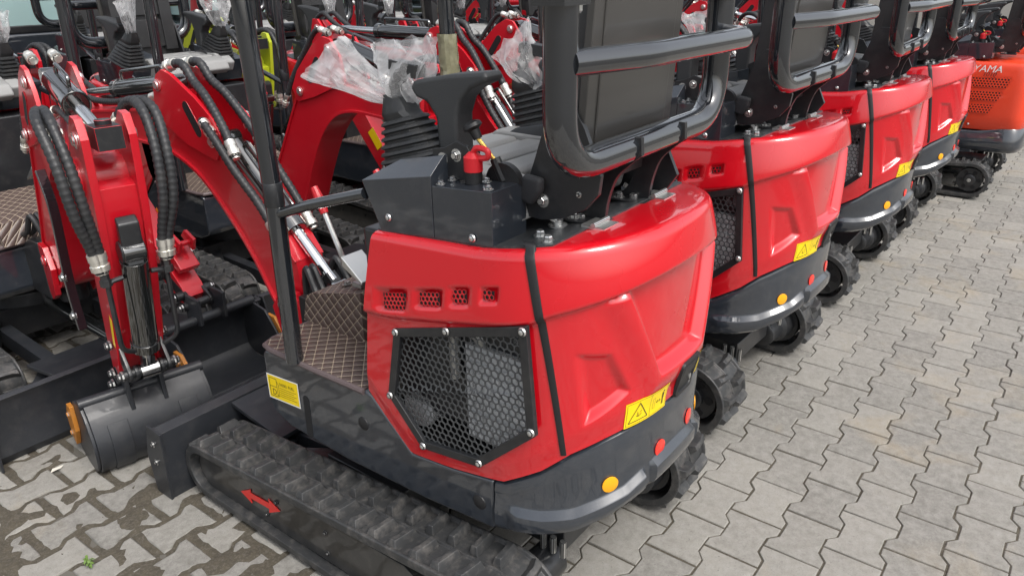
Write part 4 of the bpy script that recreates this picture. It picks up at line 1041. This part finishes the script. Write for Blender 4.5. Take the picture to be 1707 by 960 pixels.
# ---- cab machines at the back
def cab_machine():
    r=empty('cab_excavator')
    b=B(); b.prism(rrect(-.75,.75,-1.1,.75,.18),'z',.55,1.15); b.box(-.6,.6,-.9,.9,.35,.55); obj('body',b,M['grey'],r,bevel=.03)
    for s in (-1,1):
        b=B(); b.prism(rrect(-1.0,1.0,.0,.48,.22),'x',s*.60-.16,s*.60+.16); obj('rubber_track',b,M['rubber'],r,bevel=.01)
    c=B()
    for x in (-.62,.28):
        for y in (-.62,.70): c.bar((x,y,1.12),(x,y,2.35),.07,.07)
        c.bar((x,-.62,1.42),(x,.70,1.42),.05,.05); c.bar((x,.05,1.12),(x,.05,2.35),.05,.05)
    for y in (-.62,.70): c.bar((-.62,y,1.18),(.28,y,1.18),.06,.06); c.bar((-.62,y,2.33),(.28,y,2.33),.06,.06)
    c.box(-.68,.34,-.68,.76,2.33,2.42)
    cb=obj('cab',c,M['black'],r,bevel=.01)
    for a in (((-.615,-.58,1.2),(-.615,.66,2.3)),((.275,-.58,1.2),(.275,.66,2.3)),((-.58,.69,1.2),(.24,.69,2.3)),((-.58,-.61,1.2),(.24,-.61,2.3))):
        p,q=a; g=B(); e=.004; g.box(min(p[0],q[0])-e*(p[0]==q[0]),max(p[0],q[0])+e*(p[0]==q[0]),min(p[1],q[1])-e*(p[1]==q[1]),max(p[1],q[1])+e*(p[1]==q[1]),p[2],q[2]); obj('window',g,M['glass'],cb)
    b=B(); b.prism([(-.45,1.12),(-.02,1.12),(-.02,1.28),(-.40,1.30),(-.46,1.85),(-.56,1.85),(-.56,1.12)],'x',-.42,.08); obj('seat',b,M['vinyl'],r,bevel=.03)
    b=B(); b.prism([(.75,.85),(1.0,1.5),(1.5,1.95),(1.9,1.8),(1.85,1.68),(1.5,1.78),(1.12,1.4),(.9,.8)],'x',.32,.46); obj('boom',b,M['redarm'],r,bevel=.01)
    return r
cm=cab_machine()
cabs=[(.9,7.5,0,'big dark cab excavator behind the rows, its tinted glass at the top left'),(2.7,7.4,0,'big dark cab excavator behind the rows, left of the wrapped post'),(4.5,7.4,1,'lime green cab excavator behind the rows, right of the wrapped post'),
      (6.3,7.3,0,'black cab excavator with a dark side panel seen through the nearest roll bar'),(8.1,6.6,2,'red cab excavator with a raised boom, behind the second roll bar'),(9.8,5.6,0,'black cab excavator at the back right, behind the third roll bar'),(9.6,3.4,0,'black cab excavator at the far right beyond the orange machine')]
for i,(x,y,k,lb) in enumerate(cabs):
    o=cm if i==0 else copy_tree(cm,swap=({M['grey']:M['lime'],M['redarm']:M['lime']} if k==1 else {M['grey']:M['redarm']} if k==2 else None))
    o.location=(x,y,0); o.rotation_euler=(0,0,pi+random.uniform(-.15,.15)); tag(o,lb,'excavator')

# ------------------------------------------------------------------ plastic bags over the levers
def bag(neck, A, C, thick, seed, label, grp=None, flare=1.0):
    b=B(); neck=V(neck);A=V(A);C=V(C); rs=[]; nu=40; nv=22
    mid=(A+C)/2; ax=(mid-neck).normalized(); w=(C-A); side=w.normalized(); th=ax.cross(side).normalized()
    for j in range(nv+1):
        t=j/nv; ring=[]
        c=neck.lerp(mid,t)
        hw=(.016*(1-t)**3+ (w.length/2)*(t**(.75 if seed!=2 else .5))) ; ht=thick*(sin(pi*min(1,t*.9+.08))**.8)*(1-t**3)+.002
        if t<.12: hw=max(hw*(.75+2*t),.012); ht=max(ht*(.5+4*t),.010)
        for i in range(nu):
            a=2*pi*i/nu; e=cos(a); s_=sin(a)
            endp=A.lerp(C,(e+1)/2); tilt=(endp-mid-side*(endp-mid).dot(side))*t
            n1=noise.noise((cos(a)*2.2+seed*3.1,sin(a)*2.2,t*1.5+seed))*.016*(.3+t); n2=(noise.noise((e*3.2+seed,s_*2,t*3.0+seed))*.010+abs(noise.noise((e*5+seed*2,s_,t*4+seed)))*.006)
            ring.append(c+side*hw*e*(1+.10*noise.noise((seed,a*2,t*5)))+th*(ht*s_*(1+.5*noise.noise((a*3,seed,t*4)))+n1+n2)+tilt+ax*n2*1.5)
        rs.append(ring)
    # frill under the tie
    fr=[[neck-ax*.016+side*(.024+.010*noise.noise((i*1.3,seed,2)))*cos(2*pi*i/nu)+th*(.022+.010*noise.noise((i*1.7,seed,9)))*sin(2*pi*i/nu) for i in range(nu)]]
    b.rings(fr+rs,cap=False)
    o=obj('plastic_bag',b,M['bag'],None,ang=22); tag(o,label,'plastic bag',grp)
    return o
GB='plastic bags tied over control levers'
bag((-.685,.955,1.300),(-.70,1.275,1.335),(-.66,1.150,1.440),.060,1,'large crumpled clear bag flaring left over the nearest lever',GB)
bag((-.665,.925,1.290),(-.672,1.035,1.425),(-.668,.825,1.448),.055,2,'clear bag standing upright over the T grip beside the wrapped post',GB)
k=0
bag((-.200,.895,1.285),(-.195,1.055,1.350),(-.195,.930,1.455),.060,3,'clear bag over a lever just left of the nearest roll bar post',GB)
# bags on the facing row: levers sit at local (+-.21,-.14,1.33) -> world
for i,(x,y) in enumerate(fr[:5]):
    for s in (-1,1):
        px,py=x-(.290 if s>0 else -.205),y+.150; k+=1
        lab={(0,-1):'small whitish bag at the left edge, above the ram of the hanging arm',(0,1):'clear bag hidden at the far left edge of the photo',
             (1,1):'narrow clear bag over the lever in front of the black seat at left',(1,-1):'pleated clear bag fanning open right of the black seat at left',
             (2,1):'pointed clear bag in front of the second black seat',(2,-1):'clear bag at right of the second black seat',
             (3,1):'small clear bag left of the third seat, above a red boom',(3,-1):'clear bag right of the third seat, above the second boom hoses',
             (4,1):'clear bag over a lever just left of the nearest roll bar post',(4,-1):'clear bag behind the nearest seat back'}[(i,s)]
        if (i,s) in ((0,1),(4,-1)): continue
        if (i,s)==(1,-1): bag((px,py,1.30),(px-.10,py+.02,1.47),(px+.11,py-.02,1.475),.05,k+5,lab,GB)
        elif (i,s) in ((0,-1),): bag((px,py,1.30),(px-.07,py,1.45),(px+.07,py,1.44),.05,k+5,lab,GB)
        else: bag((px,py,1.29),(px-.045,py+.03,1.46),(px+.045,py-.03,1.50),.05,k+5,lab,GB)
for i,lab in ((1,'white bag over a lever seen between the nearest and the second roll bar'),):
    px,py=rows[i][0]+.290,rows[i][1]-.145
    bag((px,py,1.27),(px-.03,py+.10,1.40),(px+.03,py-.08,1.42),.05,31+i,lab,GB)
    
# ------------------------------------------------------------------ paving
def paving():
    a,p=.2,.1425
    pr=[]
    def con(u): # half width at |u|
        t=max(0,min(1,(abs(u)-.036)/.028)); return .0595+.0235*t
    cu=[-.1,-.068,-.064,-.036,-.032,.032,.036,.064,.068,.1]
    b=B()
    col=b.bm.loops.layers.color.new('tone') if False else None
    rng=random.Random(3)
    def near_(x,y): return -3.2<x<9.5 and -2.2<y<5.2
    ju=-3.4; 
    ix0,ix1=int(-3.4/a),int(10/a); iy0,iy1=int(-2.4/p),int(5.4/p)
    for j in range(iy0,iy1):
        for i in range(ix0,ix1):
            cx=i*a+(a/2 if j%2 else 0)+PX; cy=-j*p*-1+PY
            # left of the nearest machine the joints are wide and mossy
            wz=sstep(-.35,-.9,cx+.25*(1.2-cy))*sstep(.7,1.2,cy)
            g=.0024+.0052*wz*(1+.6*rng.random())
            rot=rng.uniform(-.006,.006)*(1+2*wz); dz=rng.uniform(-.0022,.0); tx,ty=rng.uniform(-.006,.006),rng.uniform(-.006,.006); ox,oy=rng.uniform(-.0012,.0012),rng.uniform(-.0012,.0012)
            out=[]
            for u in cu:
                hw=con(u)-g
                uu=math.copysign(min(abs(u),a/2-g*1.25),u); out.append((uu,hw))
            ring=[(u,-w) for u,w in out]+[(u,w) for u,w in out[::-1]]
            c_,s_=cos(rot),sin(rot)
            def pt(u,v,z): return (cx+ox+u*c_-v*s_, cy+oy+u*s_+v*c_, z+dz+tx*u+ty*v)
            bev=.0035+.003*wz
            def inset(u,v,e):
                return (u-math.copysign(e,u) if abs(u)>a/2-g*1.25-1e-6 else u, v-math.copysign(e,v))
            r0=[pt(u,v,-.03) for u,v in ring]; r1=[pt(u,v,-.0035) for u,v in ring]; r2=[pt(*inset(u,v,bev),0.) for u,v in ring]
            va=[[b.v(q) for q in r] for r in (r0,r1,r2)]; n=len(ring)
            for A,C in zip(va,va[1:]):
                for k in range(n): b.f([A[k],A[(k+1)%n],C[(k+1)%n],C[k]])
            b.f(va[-1])
    return b
PX,PY=0.0,0.0
PX,PY=.1,-.0825
def stone():
    m=bpy.data.materials.new('concrete_paver'); m.use_nodes=True; nt=m.node_tree; N=nt.nodes; L=nt.links; p=N['Principled BSDF']
    tc=N.new('ShaderNodeTexCoord'); ge=N.new('ShaderNodeNewGeometry')
    def nz(s,d,r=.6,dist=0.):
        n=N.new('ShaderNodeTexNoise'); n.inputs['Scale'].default_value=s; n.inputs['Detail'].default_value=d; n.inputs['Roughness'].default_value=r; n.inputs['Distortion'].default_value=dist; L.new(tc.outputs['Object'],n.inputs[0]); return n.outputs[0]
    def mr(x,a,b,c,d):
        r=N.new('ShaderNodeMapRange'); r.inputs[1].default_value=a; r.inputs[2].default_value=b; r.inputs[3].default_value=c; r.inputs[4].default_value=d; L.new(x,r.inputs[0]); return r.outputs[0]
    def mix(f,a,b,t='MIX'):
        x=N.new('ShaderNodeMix'); x.data_type='RGBA'; x.blend_type=t
        for s,v in ((0,f),(6,a),(7,b)):
            if isinstance(v,(int,float)): x.inputs[s].default_value=v
            elif isinstance(v,tuple): x.inputs[s].default_value=v
            else: L.new(v,x.inputs[s])
        return x.outputs[2]
    c=mix(ge.outputs['Random Per Island'],(.140,.132,.116,1),(.262,.247,.216,1))
    c=mix(mr(nz(5,6,.65),.3,.7,0,.55),c,(.145,.14,.13,1))
    c=mix(mr(nz(23,5,.7,.6),.45,.75,0,.5),c,(.29,.28,.255,1))
    c=mix(mr(nz(2.3,4,.6,1.),.56,.74,0,.45),c,(.30,.235,.14,1))
    c=mix(mr(nz(34,6,.75),.35,.65,0,.5),c,(.33,.32,.295,1))
    c=mix(mr(nz(240,3,.7),.56,.72,0,.55),c,(.11,.105,.10,1))
    c=mix(mr(nz(60,4,.7),.62,.74,0,.6),c,(.10,.095,.085,1))
    L.new(c,p.inputs['Base Color']); p.inputs['Roughness'].default_value=.8
    bp=N.new('ShaderNodeBump'); bp.inputs['Strength'].default_value=.75; bp.inputs['Distance'].default_value=.004; L.new(nz(110,7,.75),bp.inputs['Height']); L.new(bp.outputs[0],p.inputs['Normal'])
    return m
M['stone']=stone()
M['soil']=pm('joint_soil',(.058,.049,.034),.9,bump=1.,bscale=160,var=.6,vscale=40,dust=.35)
M['ground']=pm('far_ground',(.10,.092,.078),.85,bump=.5,bscale=40,var=.25,vscale=3)
b=paving()
o=obj('pavement',b,M['stone'],None,ang=50,wn=True); tag(o,kind='structure')
b=B(); x0,x1,y0,y1,st=-3.2,1.2,-1.2,4.2,.022
nx,ny=int((x1-x0)/st),int((y1-y0)/st); g=[]
for i in range(nx+1):
    r=[]
    for j in range(ny+1):
        x=x0+i*st; y=y0+j*st; wz=sstep(-.30,-.9,x+.25*(1.2-y))*sstep(.7,1.2,y)
        n=noise.fractal((x*9,y*9,3.),.9,2.,4)+.6*noise.noise((x*2.2,y*2.2,7.)); z=-.0055+.002*n+wz*(.0022+.0070*n)
        r.append(b.v((x,y,z)))
    g.append(r)
for i in range(nx):
    for j in range(ny): b.f([g[i][j],g[i+1][j],g[i+1][j+1],g[i][j+1]])
o=obj('joint_soil',b,M['soil'],None,ang=180); tag(o,kind='structure')
b=B(); b.poly([(-150,-150,-.0078),(150,-150,-.0078),(150,150,-.0078),(-150,150,-.0078)]); o=obj('ground',b,M['ground'],None); tag(o,kind='structure')
# weed in a joint
M['weed']=pm('weed_leaf',(.11,.19,.035),.6,var=.3)
b=B(); rg=random.Random(5); c0=V((-1.351,1.669,-.006))
for k in range(16):
    a=rg.uniform(0,2*pi); l=rg.uniform(.012,.026); h=rg.uniform(.015,.036); d=V((cos(a),sin(a),0)); s_=V((-d.y,d.x,0))*.0035
    p0=c0+V((0,0,rg.uniform(0,.012))); p1=p0+d*l*.5+V((0,0,h)); p2=p0+d*l+V((0,0,h*.75)); b.poly([p0-s_*.4,p0+s_*.4,p1+s_]) ; b.poly([p0-s_*.4,p1+s_,p1-s_]); b.poly([p1-s_,p1+s_,p2])
b.tube([c0,c0+V((.002,.001,.03))],.0018,5); o=obj('weed',b,M['weed'],None,fixn=False); tag(o,'tiny bright green weed growing from a paving joint at bottom left','weed')

M['paper']=pm('paper_scrap_white',(.6,.57,.5),.8,var=.1)
b=B(); c0=V((-1.196,2.239,.002)); pts_=[c0+V((x,y,z)) for x,y,z in ((-.022,-.004,0),(-.006,-.008,.004),(.012,-.006,.001),(.024,.002,.004),(.010,.008,.002),(-.010,.006,.006))]
b.poly(pts_); b.poly([p+V((0,0,.0012)) for p in pts_[::-1]]); o=obj('paper_scrap',b,M['paper'],None,fixn=False); tag(o,'small pale paper scrap lying on mossy paving left of the hanging bucket','litter')
# ------------------------------------------------------------------ light, sky, camera
w=bpy.data.worlds.new('World'); sc.world=w; w.use_nodes=True; nt=w.node_tree; N=nt.nodes
sky=N.new('ShaderNodeTexSky'); sky.sky_type='NISHITA'; sky.sun_disc=False; EL,AZ=55,-104
sky.sun_elevation=radians(EL); sky.dust_density=4; sky.air_density=1.; sky.ozone_density=1.
sd=V((cos(radians(EL))*cos(radians(AZ)),cos(radians(EL))*sin(radians(AZ)),sin(radians(EL))))
sky.sun_rotation=radians(90-AZ)
hs=N.new('ShaderNodeHueSaturation'); hs.inputs['Saturation'].default_value=.30
nt.links.new(sky.outputs[0],hs.inputs['Color']); nt.links.new(hs.outputs[0],N['Background'].inputs[0]); N['Background'].inputs[1].default_value=.15
sl=bpy.data.lights.new('sun','SUN'); sl.energy=1.25; sl.angle=radians(22); sl.color=(1,.965,.92)
so=bpy.data.objects.new('sun',sl); COL.objects.link(so); so.rotation_euler=sd.to_track_quat('Z','Y').to_euler()
cam=bpy.data.cameras.new('camera'); co=bpy.data.objects.new('camera',cam); COL.objects.link(co); sc.camera=co
f_,pitch,roll,az,cx,cy,ch=1260.,radians(22.93),radians(-.95),radians(37.88),-1.943,-.363,1.584
fw=V((cos(az)*cos(pitch),sin(az)*cos(pitch),-sin(pitch))); rt=fw.cross(V((0,0,1))).normalized(); up=rt.cross(fw)
r2=rt*cos(roll)+up*sin(roll); u2=-rt*sin(roll)+up*cos(roll)
mw=Matrix(((r2.x,u2.x,-fw.x,cx),(r2.y,u2.y,-fw.y,cy),(r2.z,u2.z,-fw.z,ch),(0,0,0,1))); co.matrix_world=mw
cam.sensor_width=36; cam.lens=36*f_/1707; cam.clip_start=.02; cam.clip_end=500
sc.view_settings.view_transform='Standard'; sc.view_settings.look='None'; sc.view_settings.gamma=1; sc.view_settings.exposure=.78
sc.cycles.max_bounces=8; sc.cycles.transparent_max_bounces=24; sc.cycles.use_denoising=True
